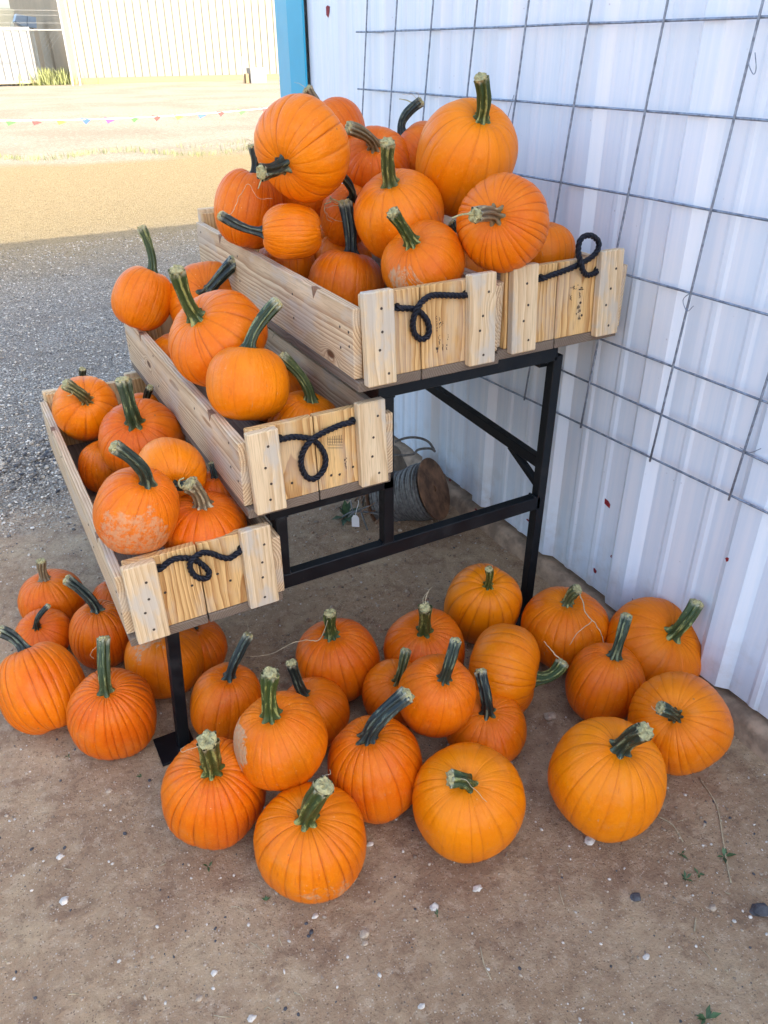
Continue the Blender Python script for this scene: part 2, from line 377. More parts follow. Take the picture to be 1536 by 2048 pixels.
CONC = simple('dirty_concrete', (.33, .225, .145), .9, var=.35, scale=14, bump=.9, bscale=45)
RUST = simple('rusty_steel', (.165, .082, .042), .75, .1, var=.5, scale=18, bump=.5, bscale=80)
CABLE = simple('grey_steel_cable', (.15, .143, .132), .55, .25, var=.35, scale=60)
CARD = simple('white_card', (.80, .80, .80), .6, var=.03)
GROUND = ground_mat()
STONE_P = simple('pale_pebble', (.56, .50, .42), .8, var=.25, scale=40)
STONE_T = simple('tan_pebble', (.40, .31, .22), .8, var=.3, scale=40)
STONE_D = simple('dark_stone', (.06, .058, .062), .75, var=.4, scale=40)
LEAF = simple('weed_leaf', (.05, .095, .03), .55, var=.4, scale=60)
STRAW = simple('straw', (.42, .34, .21), .8, var=.3, scale=60)

# ------------------------------------------------------------------ ground
def axis_coords(lo, hi, step, far, grow):
    a = list(np.arange(lo, hi+1e-6, step)); s = step
    while a[-1] < far: s *= grow; a.append(a[-1]+s)
    s = step; b = [lo]
    while b[-1] > -far: s *= grow; b.append(b[-1]-s)
    return np.array(b[::-1][:-1]+a)
gx = axis_coords(-1.8, 1.05, .016, 420, 1.16); gy = axis_coords(-1.7, 2.8, .018, 420, 1.13)
def ground_h(x, y):
    fade = max(0.0, min(1.0, (9-abs(y-2))/4))*max(0.0, min(1.0, (5-abs(x))/2))
    if fade <= 0: return 0.0
    v = Vector((x, y, 0))
    h = .010*noise.noise(v*2.3)+.0055*noise.noise(v*8+Vector((3, 1, 5)))+.0035*abs(noise.noise(v*22))
    b = max(0.0, min(1.0, (y-1.2)/1.2)); h += b*(.006*noise.noise(v*13)+.006*noise.noise(v*34))
    if y > .5: h += .012*max(0.0, noise.noise(v*3.1+Vector((9, 2, 0))))*min(1, y-.5)
    return (h-.004)*fade
V = [(x, y, ground_h(x, y)) for y in gy for x in gx]
nx = len(gx); F = [(j*nx+i, j*nx+i+1, (j+1)*nx+i+1, (j+1)*nx+i) for j in range(len(gy)-1) for i in range(nx-1)]
tag(mesh_obj('ground', V, F, GROUND, smooth=True), kind='structure')

# ------------------------------------------------------------------ the white metal building
WX = 0.985; WZ0 = .094; WTOP = 5.0; WEND = 2.50; RIB = .028
bld = thing('metal_building', 'white ribbed metal building wall with blue corner trim behind the pumpkin stand', 'building', (1.5, 0, 0))
def rib_profile(y0, y1):
    """outline (y, x) of the ribbed sheet between y0 and y1"""
    P = []
    c0 = math.floor((y0-.775)/.45)-1
    for k in range(c0, c0+12):
        c = .775+.45*k
        for dy, dx in ((-.068, 0), (-.036, -RIB), (.036, -RIB), (.068, 0), (.140, 0), (.152, -.005), (.168, -.005), (.180, 0), (.270, 0), (.282, -.005), (.298, -.005), (.310, 0)):
            P.append((c+dy, WX+dx))
    P.sort()
    Q = [(y, x) for y, x in P if y0 < y < y1]
    import bisect
    def at(y):
        ys = [q[0] for q in P]; i = bisect.bisect(ys, y)
        (ya, xa), (yb, xb) = P[i-1], P[i]; return xa+(xb-xa)*(y-ya)/(yb-ya)
    return [(y0, at(y0))]+Q+[(y1, at(y1))]
edges = [WEND-.0]; y = WEND
while y > -6: y -= 1.35; edges.append(y)
for a, b in zip(edges[:-1], edges[1:]):
    pr = rib_profile(b, a); V = []; F = []; z0 = WZ0+rnd.uniform(-.003, .003)
    for (yy, xx) in pr: V += [(xx, yy, z0), (xx, yy, WTOP)]
    for i in range(len(pr)-1): F.append((2*i, 2*i+2, 2*i+3, 2*i+1))
    o = mesh_obj('wall_panel', V, F, WHITE, bld)
    so = o.modifiers.new('thickness', 'SOLIDIFY'); so.thickness = .0012; so.offset = 1
# corner trim: flat flange on the wall, then a folded flange turned to the lot
V = []; F = []
prof = [(.966, WEND-.004), (.956, WEND), (.956, 2.700), (.957, 2.703), (1.005, 2.983), (1.06, 2.985)]
for x, y in prof: V += [(x, y, WZ0), (x, y, WTOP)]
for i in range(len(prof)-1): F.append((2*i, 2*i+2, 2*i+3, 2*i+1))
mesh_obj('corner_trim', V, F, BLUE, bld)
IN = simple('wall_sheeting', (.74, .74, .75), .5, var=.03)
box('end_wall', (1.06, 2.80, .05), (14, 2.88, WTOP), IN, bld, 0)
box('rear_wall', (13.9, -5.9, .05), (14, 2.79, WTOP), IN, bld, 0)
box('front_wall', (1.06, -6.0, .05), (13.9, -5.92, WTOP), IN, bld, 0)
box('roof', (.90, -6.1, WTOP+.003), (14.1, 2.98, WTOP+.09), IN, bld, .004)
# foundation strip under the sheets
cb = Join()
ys = np.arange(-3.2, 2.9, .035)
for i, yy in enumerate(ys):
    v = Vector((0, yy, 0)); w = .945+.016*noise.noise(v*4)+.008*noise.noise(v*17); zt = .062+.012*noise.noise(v*6+Vector((4, 0, 0)))+.004*noise.noise(v*25)
    cb.V += [(w-.02, yy, -.05), (w, yy, zt*.62), (w+.018, yy, zt), (1.2, yy, zt+.012)]
for i in range(len(ys)-1):
    for k in range(3): cb.F.append((4*i+k, 4*i+4+k, 4*i+5+k, 4*i+1+k))
fd = cb.build('foundation_kerb', CONC, bld, True)
# sheet screws with washers, and chips of dark red showing through the paint
def disc(name, c, n, r, t, mat, parent, seg=10):
    n = Vector(n).normalized()
    a = n.orthogonal().normalized(); b = n.cross(a)
    V = [Vector(c)+a*math.cos(2*math.pi*k/seg)*r+b*math.sin(2*math.pi*k/seg)*r for k in range(seg)]
    V += [v+n*t for v in V]
    V2 = V[seg:]; V[seg:] = [Vector(c)+n*t+(v-Vector(c)-n*t)*.8 for v in V2]
    F = [tuple(seg+k for k in range(seg))]+[(k, (k+1) % seg, seg+(k+1) % seg, seg+k) for k in range(seg)]
    return mesh_obj(name, V, F, mat, parent)
for u, v in [(1408, 180), (872, 150), (1290, 778)]:
    q = on_x(u, v, WX); disc('wall_screw', q, (-1, 0, 0), .011, .006, GALV, bld); 
for u, v, r in [(1214, 1005, .016), (977, 993, .011), (1225, 1115, .009), (1180, 1140, .009), (1190, 1141, .008), (1262, 1195, .011), (1467, 1114, .007), (1458, 1330, .010), (655, 20, .022), (962, 1020, .012), (1056, 1040, .007), (900, 960, .006), (930, 870, .006)]:
    q = on_x(u, v, WX-.001)
    k = rnd.randint(7, 10); V = []; 
    yy = q.y; ph = (yy-.775) % .45; ph = ph-.45 if ph > .225 else ph
    xx = WX-RIB-.001 if abs(ph) < .036 else WX-.0015
    if abs(ph) < .036 or True:
        for i in range(k):
            a = 2*math.pi*i/k; rr = r*1.35*rnd.uniform(.45, 1.15); V.append((xx, q.y+math.cos(a)*rr*1.1, q.z+math.sin(a)*rr))
        V += [(x-.0008, y, z) for x, y, z in V]
        F = [tuple(range(k, 2*k))]+[(i, (i+1) % k, k+(i+1) % k, k+i) for i in range(k)]
        mesh_obj('paint_chip', V, F, CHIP, bld)

# ------------------------------------------------------------------ wire livestock panel hung on the wall
wp = thing('wire_panel', 'galvanised welded wire grid panel standing against the white metal wall', 'wire panel', (.943, 0, .7))
PX = .9405; ZS = 1.374
vert = [(-.0645, -.2331), (-.0894, .0858), (-.1101, .4002), (-.1263, .7123), (-.13, 1.010), (-.155, 1.3215), (-.155, 1.60), (-.150, 1.86)]
for k in range(1, 8): vert.insert(0, (-.06, -.2331-.312*k))
rows = [(.0017, .597), (-.0007, .3791), (-.0072, .1528), (-.0130, -.0768), (-.0176, -.3053), (-.0146, -.4666), (-.0442, -.6264)]
rows = [(.002, .597+.228*k) for k in range(5, 0, -1)]+rows
zt = rows[0][1]+.02
for (a, b) in vert:
    zb = rows[-1][1]+(-.04)*b-.012
    pts = [Vector((PX-.0036+.0008*math.sin(z*5+b*9), b+a*z+.002*noise.noise(Vector((b*7, z*3, 0))), z+ZS)) for z in np.linspace(zb, zt, 14)]
    tube('wire', pts, .0035, GALV, wp, 8)
for (c, e) in rows:
    pts = [Vector((PX+.0036+.0008*math.sin(y*6+e*9), y, e+c*y+ZS+.002*noise.noise(Vector((y*4, e*5, 3))))) for y in np.linspace(-2.5, 1.875, 22)]
    tube('wire', pts, .0037, GALV, wp, 8)
for path in ([(1503, 100), (1497, 125), (1506, 148), (1512, 138), (1510, 105)], [(1380, 586), (1366, 600), (1374, 622), (1387, 612)], [(1028, 190), (1021, 215), (1014, 240)], [(1480, 895), (1500, 905), (1522, 897)]):
    tube('wire_hook', catmull([on_x(u, v, PX-.008) for u, v in path], 4), .0013, GALV, wp, 5)

# ------------------------------------------------------------------ steel rack
rk = thing('steel_rack', 'black square-tube steel stand stepping up toward the white wall', 'rack', (0, .7, 0))
T = .036
def sq(name, a, b, w=T, h=T, side=(0, 1, 0)): return bar(name, a, b, w, h, STEEL, rk, side)
YF, YB = .087, 1.30
for yy in (YF, YB):
    lx = 0 if yy == YF else .14
    sq('leg', (-.638+lx, yy, .008), (-.609+lx, yy, .468))
    if yy == YF: la, ub = on_y(1050, 1215, YF), on_y(1113, 694, YF)
    else: la, ub = Vector((.725, yy, .008)), Vector((.692, yy, 1.06))
    e_ = (ub-la)/(ub.z-la.z); la = la-e_*(la.z-.008); ub = ub+e_*(1.060-ub.z)
    sq('leg', la, ub)
    sq('post', (-.253, yy, .541), (-.249, yy, .742))
    sq('post', (.108, yy, .541), (.109, yy, 1.044))
    sq('crossbar', (-.271, yy, .514), (.722, yy, .519), T, .050)
    sq('crossbar', (-.285, yy, .761), (.125, yy, .761), T, .038)
    sq('crossbar', (.075, yy, 1.073), (.728, yy, 1.073), T, .058)
    sq('crossbar', (-.640, yy+(.07 if yy == YF else -.10), .465), (-.30, yy+(.07 if yy == YF else -.10), .465), T, .03)
for x, z in ((-.609, .44), (-.250, .72), (.109, 1.03), (.705, 1.03)):
    sq('side_rail', (x, YF+.02, z), (x, YB-.02, z), T*.9, T*.9, (1, 0, 0))
for q_, ax2 in (((-.253, YF, .541), 0), ((.108, YF, .541), 0), ((.715, YF, .545), 0), ((.109, YF, 1.042), 0), ((.708, YF, 1.042), 0), ((-.249, YF, .741), 0)):
    for s_ in (-1, 1):
        wb = tube_data(catmull([(q_[0]+s_*.0185, q_[1]-.017+k*.0085, q_[2]+.0015*math.sin(k*2)) for k in range(5)], 3), [.0042+.0012*math.sin(k*1.9) for k in range(13)], 6); mesh_obj('weld_bead', wb[0], wb[1], STEEL, rk, True)
sq('brace', (.730, .100, .664), (.69, 1.22, .742), .030, .040, (1, 0, 0))
sq('gusset', (.736, .100, .565), (.724, .265, .660), .022, .026, (1, 0, 0))
for p in ((-.665, YF), (.672, YF), (-.46, YB), (.672, YB)):
    box('foot_plate', (p[0]-.055, p[1]-.06, .000), (p[0]+.06, p[1]+.06, .008), STEEL, rk, .001)

# ------------------------------------------------------------------ wooden crates
SK = -.07
def board(name, parent, ctr, size, R, mat, bev=.0022):
    """size = (along the grain, width, thickness); R columns = those axes"""
    o = obj_of(name, box_mesh(name, *size, bev), mat, parent, M=Matrix.Translation(ctr) @ R.to_4x4())
    o['seed'] = rnd.uniform(0, 50); o['pith_y'] = rnd.uniform(-.06, .06); o['pith_z'] = rnd.choice((-1, 1))*rnd.uniform(.03, .09)
    return o
def rope(name, parent, pts, r=.0082, pitch=.042):
    P = catmull(pts, 10)
    # even spacing
    acc = [0]
    for a, b in zip(P[:-1], P[1:]): acc.append(acc[-1]+(b-a).length)
    n = int(acc[-1]/.0032); Q = []; j = 0
    for i in range(n+1):
        s = acc[-1]*i/n
        while j < len(P)-2 and acc[j+1] < s: j += 1
        t = (s-acc[j])/max(1e-9, acc[j+1]-acc[j]); Q.append(P[j].lerp(P[j+1], min(1, t)))
    J = Join(); up = None; frames = []
    for i, p in enumerate(Q):
        t = (Q[min(i+1, n)]-Q[max(i-1, 0)]).normalized()
        if up is None: up = t.cross(Vector((0, 1, 0))).normalized()
        up = (up-t*up.dot(t)).normalized(); frames.append((p, up.copy(), t.cross(up)))
    for s in range(3):
        pts2 = []
        for i, (p, a, b) in enumerate(frames):
            w = 2*math.pi*(acc[-1]*i/n/pitch+s/3); pts2.append(p+(a*math.cos(w)+b*math.sin(w))*r*.58)
        J.add(*tube_data(pts2, r*.54, 8))
    return J.build(name, ROPE, parent, True)
screw_me = None
def screw(parent, c, n):
    global screw_me
    if screw_me is None:
        o = disc('screw_head', (0, 0, 0), (0, 0, 1), .0042, .0012, SCREW, None, 8); screw_me = o.data
        bpy.data.objects.remove(o)
    M = Matrix.Translation(c) @ Vector(n).to_track_quat('Z', 'Y').to_matrix().to_4x4()
    return obj_of('screw_head', screw_me, SCREW, parent, M=M)
def crate(label, x0, z0, y0, W, ol, orr, bt, rope_px, stamps, gap, off=(0, 0)):
    L = 1.378; TB = .0265
    t = thing('wooden_crate', label, 'crate', (x0+W/2, y0+L/2, z0-.27), 'wooden pumpkin crates on the rack')
    yF = lambda z, d: y0+d+(z0-z)*SK
    xl, xr = x0+.007-ol, x0+W-.007+orr
    up = Vector((0, -SK, 1)).normalized()
    zl, zh = z0-.239, z0-.0445
    Rs = Matrix(((0, 0, 1), (1, 0, 0), (0, 1, 0)))      # grain +Y, width +Z, thickness +X
    for xc, lo in ((xl-TB/2, True), (xr+TB/2, False)):
        f_ = .007 if not lo and orr < .01 else .030
        b = board('side_board', t, (xc, y0+(f_+.030+L)/2, (zl+zh)/2), (L+.030-f_, zh-zl, TB), Rs, W_SIDE)
        b['pith_z'] = rnd.choice((-1, 1))*.10; b['pith_y'] = rnd.uniform(-.03, .08)
        for yy in (.03, .08, .42, .9, L-.05):
            for zz in (.35, .75):
                if rnd.random() < .8: screw(b, (xc-TB/2 if lo else xc+TB/2, y0+.03+yy+rnd.uniform(-.01, .01), zl+(zh-zl)*zz+rnd.uniform(-.02, .02)), (-1 if lo else 1, 0, 0))
        # dovetail-shaped dark notch let into the upper outer edge
        for yy in (.29-.02, 1.13-.02):
            s = -1 if lo else 1; xo = xc+s*(TB/2+.0008); xi = xc+s*(TB/2-.014)
            V = [(xo, yy+y0-.016, zh+.0008), (xo, yy+y0+.020, zh+.0008), (xo, yy+y0+.012, zh-.032)]
            V += [(xi, y, z) for _, y, z in V]
            mesh_obj('notch', V, [(0, 1, 2), (5, 4, 3), (0, 3, 4, 1), (1, 4, 5, 2), (2, 5, 3, 0)], W_NOTCH, b)
    xm = (xl+xr)/2+gap
    Rf = Matrix(((0, 1, 0), (1, 0, 0), (0, 0, -1)))
    for a, b in ((xl-TB+.003, xm-.002), (xm+.002, xr+TB-.006)):
        board('floor_board', t, ((a+b)/2, y0+.02+L/2, z0-.2565), (L+.02, b-a, .029), Rf, W_FLOOR)
    for end in (0, 1):
        s = -1 if end == 0 else 1
        def yy(z, d): return yF(z, d) if end == 0 else y0+.060+L-d-(z0-z)*SK*.3
        upv = up if end == 0 else Vector((0, SK*.3*-1, 1)).normalized()
        Re = basis(upv, Vector((1, 0, 0)))
        zc = z0-.1275
        for a, b in ((xl+.0015, xm-.002), (xm+.002, xr-.0015-(.0 if orr > .01 else .002))):
            d = rnd.uniform(-.0015, .0015)
            o = board('end_board', t, ((a+b)/2, yy(zc, .043)+d, zc), (.230, b-a, .027), Re, W_END)
            if end == 0:
                for _ in range(3):
                    px = rnd.uniform(a+.02, b-.02); pz = rnd.uniform(z0-.22, z0-.10)
                    screw(o, (px, yF(pz, .0285)+d, pz), (0, -1, 0))
        for k, (bx, top) in enumerate(((x0, bt[0]), (x0+W-.089, bt[1]))):
            zt_, zb_ = z0+top, z0-.2524
            zc2 = (zt_+zb_)/2
            R2 = Re @ Euler((0, 0, rnd.uniform(-.008, .008))).to_matrix()
            o = board('batten', t, (bx+.0445, yy(zc2, .0143), zc2), (zt_-zb_, .089, .0275), R2, W_BAT, .003)
            if end == 0:
                for q, fx in ((.20, .62), (.42, .5), (.62, .45), (.86, .6)):
                    pz = zt_-(zt_-zb_)*(q+rnd.uniform(-.03, .03)); px = bx+.089*(fx+rnd.uniform(-.12, .12))
                    screw(o, (px, yF(pz, .0006), pz), (0, -1, 0))
    # rope handle threaded through the end boards
    if rope_px:
        P = []
        for q in rope_px:
            dep = q[2] if len(q) > 2 else 0.0
            p = on_y(q[0], q[1], y0+.012); p = on_y(q[0], q[1], yF(p.z, .0205-dep)); P.append(p)
        P = [P[0]+Vector((-.012, .03, 0))]+P+[P[-1]+Vector((.012, .03, 0))]
        rope('rope_handle', t, P)
        for q in (P[1], P[-2]): disc('rope_hole', (q.x, yF(q.z, .0288), q.z), (0, -1, 0), .0125, .0004, HOLE, t, 14)
    if stamps:
        J = Join()
        for (u, v, w, h) in stamps:
            q = on_y(u, v, y0+.02); yq = yF(q.z, .0275)
            a = on_y(u, v, yq); b = on_y(u+w, v, yq); c = on_y(u, v+h, yq)
            e1 = b-a; e1.y = 0; e2 = c-a
            k = len(J.V); sl = Vector((0, -.0006, 0))
            V = [a+sl, a+e1+sl, a+e1+e2+sl, a+e2+sl]; V += [v_+Vector((0, .0005, 0)) for v_ in V]
            J.add(V, [(3, 2, 1, 0), (0, 1, 5, 4), (1, 2, 6, 5), (2, 3, 7, 6), (3, 0, 4, 7)])
        tag(J.build('stamp_print', INK, t), label='faded black ink stamp on the end board', kind='stuff')
    return t
def sc(pts, s, ox, oy): return [(ox+p[0]/s, oy+p[1]/s)+tuple(p[2:]) for p in pts]
ropeC = sc([(115, 392), (230, 397), (320, 402), (392, 432), (460, 490), (520, 570), (545, 680), (525, 785), (430, 828), (340, 745), (318, 600, .006), (350, 460, .014), (405, 360, .016), (480, 275, .010), (600, 215), (800, 215), (960, 220), (1070, 212)], 6.98, 780, 560)
ropeB = sc([(385, 475), (500, 452), (620, 458), (700, 480), (770, 545), (818, 640), (812, 740), (760, 820), (700, 856), (635, 830), (592, 740), (590, 640, .005), (625, 555, .012), (680, 490, .016), (745, 440, .012), (860, 382, .004), (980, 332), (1085, 305)], 4.8, 480, 780)
ropeA = sc([(398, 438), (470, 382), (540, 352), (630, 350), (700, 372), (768, 420), (802, 470), (780, 512), (720, 510), (672, 478), (645, 420, .006), (658, 368, .014), (700, 330, .015), (760, 305, .008), (830, 315), (900, 342), (965, 350), (1020, 315), (1068, 278)], 4.042, 220, 1030)
ropeD = sc([(283, 622), (400, 580), (550, 530), (700, 470), (850, 392), (950, 320), (1003, 230), (1000, 145), (925, 78), (840, 75), (772, 130), (748, 220), (752, 320, .006), (780, 430, .016), (808, 530, .012), (860, 578, .004), (940, 562), (1000, 520)], 6.4, 1040, 460)
srn = random.Random(3)
stC = []
for x, y, n_, dy in ((645, 500, 12, 18), (690, 500, 10, 17), (725, 560, 6, 20), (680, 770, 9, 20), (650, 940, 5, 16), (735, 900, 5, 16), (800, 760, 4, 30), (790, 900, 4, 20)):
    for i in range(n_):
        if srn.random() < .8: stC.append((780+(x+srn.uniform(-10, 10))/6.98, 560+(y+i*dy)/6.98, srn.uniform(.6, 2.2), srn.uniform(1.2, 2.8)))
stD = []
for i in range(16): stD.append((1040+(640+srn.uniform(0, 160))/6.4, 460+(700+srn.uniform(0, 60))/6.4, srn.uniform(1, 3.5), srn.uniform(.8, 2.2)))
for i in range(9): stD.append((1040+(645+srn.uniform(-14, 14))/6.4, 460+(830+i*8)/6.4, srn.uniform(1, 2.4), .9)); stD.append((1040+(760+srn.uniform(-10, 10))/6.4, 460+(800+i*8)/6.4, srn.uniform(1, 2.4), .9))
for i in range(13): stD.append((1040+(735+srn.uniform(-22, 22))/6.4, 460+(960+i*15)/6.4, srn.uniform(2, 6), srn.uniform(.7, 1.5))); 
stB = []
for i in range(7): stB.append((480+(840+i*22)/4.8, 780+(450-i*3)/4.8, .7, 22))
for i in range(4): stB.append((480+842/4.8, 780+(470+i*28)/4.8, 30, .7))
for i in range(9): stB.append((480+(1010+srn.uniform(-12, 12))/4.8, 780+(650+i*12)/4.8, srn.uniform(1, 3), srn.uniform(1, 2)))
crate('lowest wooden crate at left with a small curled black rope loop', -.7158, -.6216+ZS, .0232, .4165, .0, .0080, (-.010, .004), ropeA, [], -.005)
crate('middle wooden crate with a hanging black rope loop on its end', -.3362, -.3229+ZS, .0352, .4165, .0, .0080, (-.012, .006), ropeB, stB, -.01)
crate('top left wooden crate on the stand, rope loop hanging over a stamped end', 0.0, ZS, .0, .4165, .0, .020, (.0, .004), ropeC, stC, -.035)
crate('top right wooden crate by the white wall with its rope loop standing up', .4946, ZS, .0242, .4165, .0175, .0080, (.002, .008), ropeD, stD, -.02)

# ------------------------------------------------------------------ pumpkins
def tip_point(S, a, px):
    """point of the ray through px nearest to the stem's axis, kept within a stem's length"""
    d = ray(*px).normalized(); w = S-CAM; b = d.dot(a); den = 1-b*b
    t = (w.dot(d)-b*w.dot(a))/den if den > .08 else w.dot(d)
    P = CAM+d*t
    if (P-S).length > .17 or (P-S).dot(a) < .015:
        t = (S+a*.07-CAM).dot(d); P = CAM+d*t
    return P
def pumpkin(key, c, r, k, ax, base, tip, label, tint, o):
    pr = random.Random(hash(key) % 1000 if False else sum(ord(ch)*(i+3) for i, ch in enumerate(key)))
    seed = pr.uniform(0, 90); n = o.get('n', pr.randint(19, 25)); rd = o.get('rd', .7)
    # irregular groove angles
    ga = []; acc = 0
    for i in range(n): acc += pr.uniform(.6, 1.4); ga.append(acc)
    ga = [2*math.pi*g_/acc for g_ in ga]; dep = [pr.uniform(.45, 1.2) for _ in ga]
    segs = []
    for i in range(n):
        a0 = ga[i-1] if i else 0.0; a1 = ga[i]
        for f in (0, .06, .17, .5, .83, .94): segs.append((a0+(a1-a0)*f, f, dep[i-1], (a1-a0)*n/(2*math.pi)))
    nr = 30; ns = len(segs)
    V = []; gv = []; lv = []
    for j in range(nr+1):
        th = math.pi*j/nr; sT = math.sin(th); cT = math.cos(th)
        for (a, f, dp, wd) in segs:
            wob = .032*noise.noise(Vector((math.cos(a)*1.2, math.sin(a)*1.2, cT+seed)))
            rho = (max(sT, 0)**.86)*(1+wob*2)
            z = k*math.copysign(abs(cT)**.90, cT)*(1+wob)
            e = min(f, 1-f); gr = math.exp(-(e/.06)**2)*max(0, min(1.25, .75+1.1*noise.noise(Vector((dp*37, cT*1.7, seed))))); lobe = math.sin(math.pi*f)**.7
            sh = (sT**.6)*(.75+.5*max(0, cT))
            d = rd*sh*(.012*lobe*wd-.021*gr*dp)
            rho *= 1+d; z *= 1+d*.6
            dm = math.exp(-(rho/.27)**2)
            z -= (.15 if cT > 0 else -.10)*k*dm
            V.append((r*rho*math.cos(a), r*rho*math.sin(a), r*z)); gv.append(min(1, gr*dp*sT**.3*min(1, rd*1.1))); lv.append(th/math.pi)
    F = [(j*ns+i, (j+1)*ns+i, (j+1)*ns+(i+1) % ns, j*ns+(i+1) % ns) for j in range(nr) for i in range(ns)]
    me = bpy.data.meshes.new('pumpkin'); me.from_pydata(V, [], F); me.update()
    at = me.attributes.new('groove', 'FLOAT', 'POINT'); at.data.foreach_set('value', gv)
    at = me.attributes.new('lat', 'FLOAT', 'POINT'); at.data.foreach_set('value', lv)
    a = Vector(ax).normalized(); R = a.to_track_quat('Z', 'Y').to_matrix()
    M = Matrix.Translation(c) @ R.to_4x4() @ Matrix.Rotation(pr.uniform(0, 6.28), 4, 'Z')
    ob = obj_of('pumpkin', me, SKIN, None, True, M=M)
    g_ = {'g': 'pumpkins on the ground round the stand', 'a': 'pumpkins in the lowest crate', 'b': 'pumpkins in the middle crate', 'c': 'pumpkins piled in the top crates', 'd': 'pumpkins piled in the top crates'}[key[0]]
    tag(ob, label, 'pumpkin', g_); ob['tint'] = float(tint); ob['seed'] = seed; ob['scar'] = float(o.get('scar', 0.0))
    pt_ = o.get('patch', (0, 0, 1, 2.0)); cr_, cu_, cb_ = RM @ Vector((1, 0, 0)), RM @ Vector((0, 1, 0)), (CAM-Vector(c)).normalized()
    wd_ = (cr_*pt_[0]+cu_*pt_[1]+cb_*pt_[2]).normalized(); ld = (M.to_3x3().inverted() @ wd_).normalized()
    ob['patch_break'] = float(o.get('brk', .9)); ob['patch_x'], ob['patch_y'], ob['patch_z'], ob['patch_limit'] = ld.x, ld.y, ld.z, float(pt_[3])
    # stem
    S = Vector(c)+a*(r*k*.835)
    if base is not None and tip is not None and not o.get('nostem'):
        T_ = tip_point(S, a, tip)
    else:
        T_ = S+a*.045+Vector((pr.uniform(-.02, .02), pr.uniform(0, .03), 0))
    L = (T_-S).length; B = S+a*min(.55*L, .06)
    r0 = .128*r*o.get('sf', 1.0)
    N = 16; sg = 36; P = []
    for i in range(N+1):
        t = i/N; P.append((S-a*.006)*(1-t)**2+B*2*t*(1-t)+T_*t*t)
    nrd = pr.choice((5, 6, 7, 8)); tw = pr.uniform(-1.2, 1.2)
    Vs = []; rid = []; al = []; an = []; upv = None
    for i, p in enumerate(P):
        t = i/N; tg = (P[min(i+1, N)]-P[max(i-1, 0)]).normalized()
        if upv is None: upv = tg.orthogonal().normalized()
        upv = (upv-tg*upv.dot(tg)).normalized(); bb = tg.cross(upv)
        rr = r0*(1.0+1.1*math.exp(-(t/.12)**2)-.08*math.sin(math.pi*t)+.10*t**3)*(1+.05*math.sin(t*9+seed))
        fl = .30+.22*math.exp(-(t/.12)**2)
        for q in range(sg):
            an_ = 2*math.pi*q/sg; w = .5+.5*math.cos(nrd*an_+tw*t*3); w2 = w**.8
            jit = .06*noise.noise(Vector((math.cos(an_)*2, math.sin(an_)*2, t*5+seed)))
            rad = rr*(1-fl+fl*1.6*w2+jit)
            Vs.append(p+(upv*math.cos(an_)+bb*math.sin(an_))*rad); rid.append(w2); al.append(t); an.append(abs(q/sg-.5)*2)
    Fs = [(i*sg+q, i*sg+(q+1) % sg, (i+1)*sg+(q+1) % sg, (i+1)*sg+q) for i in range(N) for q in range(sg)]
    ms = bpy.data.meshes.new('stem'); Mi = M.inverted(); ms.from_pydata([tuple(Mi @ v) for v in Vs], [], Fs); ms.update()
    for nm, dat in (('ridge', rid), ('along', al), ('ang', an)):
        at = ms.attributes.new(nm, 'FLOAT', 'POINT'); at.data.foreach_set('value', dat)
    st = obj_of('stem', ms, STEM, ob, True, M=M); st['stemc'] = float(o.get('sc', .25 if pr.random() < .6 else .0)); st['seed'] = seed
    # frayed, pale cut end
    tg = (P[-1]-P[-3]).normalized(); upv = (upv-tg*upv.dot(tg)).normalized(); bb = tg.cross(upv)
    Vt = []; sg2 = 14; rr = r0*.98
    for (h, s) in ((-.30, 1.02), (.12, 1.10), (.42, .86), (.40, .40)):
        for q in range(sg2):
            an_ = 2*math.pi*q/sg2; j1 = pr.uniform(.72, 1.15) if h > 0 else 1.0
            Vt.append(P[-1]+tg*(r0*h*(pr.uniform(.5, 1.35) if h > 0 else 1))+(upv*math.cos(an_)+bb*math.sin(an_))*rr*s*j1)
    Vt.append(P[-1]+tg*r0*.22)
    Ft = [(i*sg2+q, i*sg2+(q+1) % sg2, (i+1)*sg2+(q+1) % sg2, (i+1)*sg2+q) for i in range(3) for q in range(sg2)]
    Ft += [(3*sg2+q, 3*sg2+(q+1) % sg2, 4*sg2) for q in range(sg2)]
    mt = bpy.data.meshes.new('stem_end'); mt.from_pydata([tuple(Mi @ v) for v in Vt], [], Ft); mt.update()
    obj_of('stem_end', mt, TIP, st, False, M=M)
    return ob, st, P[-1], tg

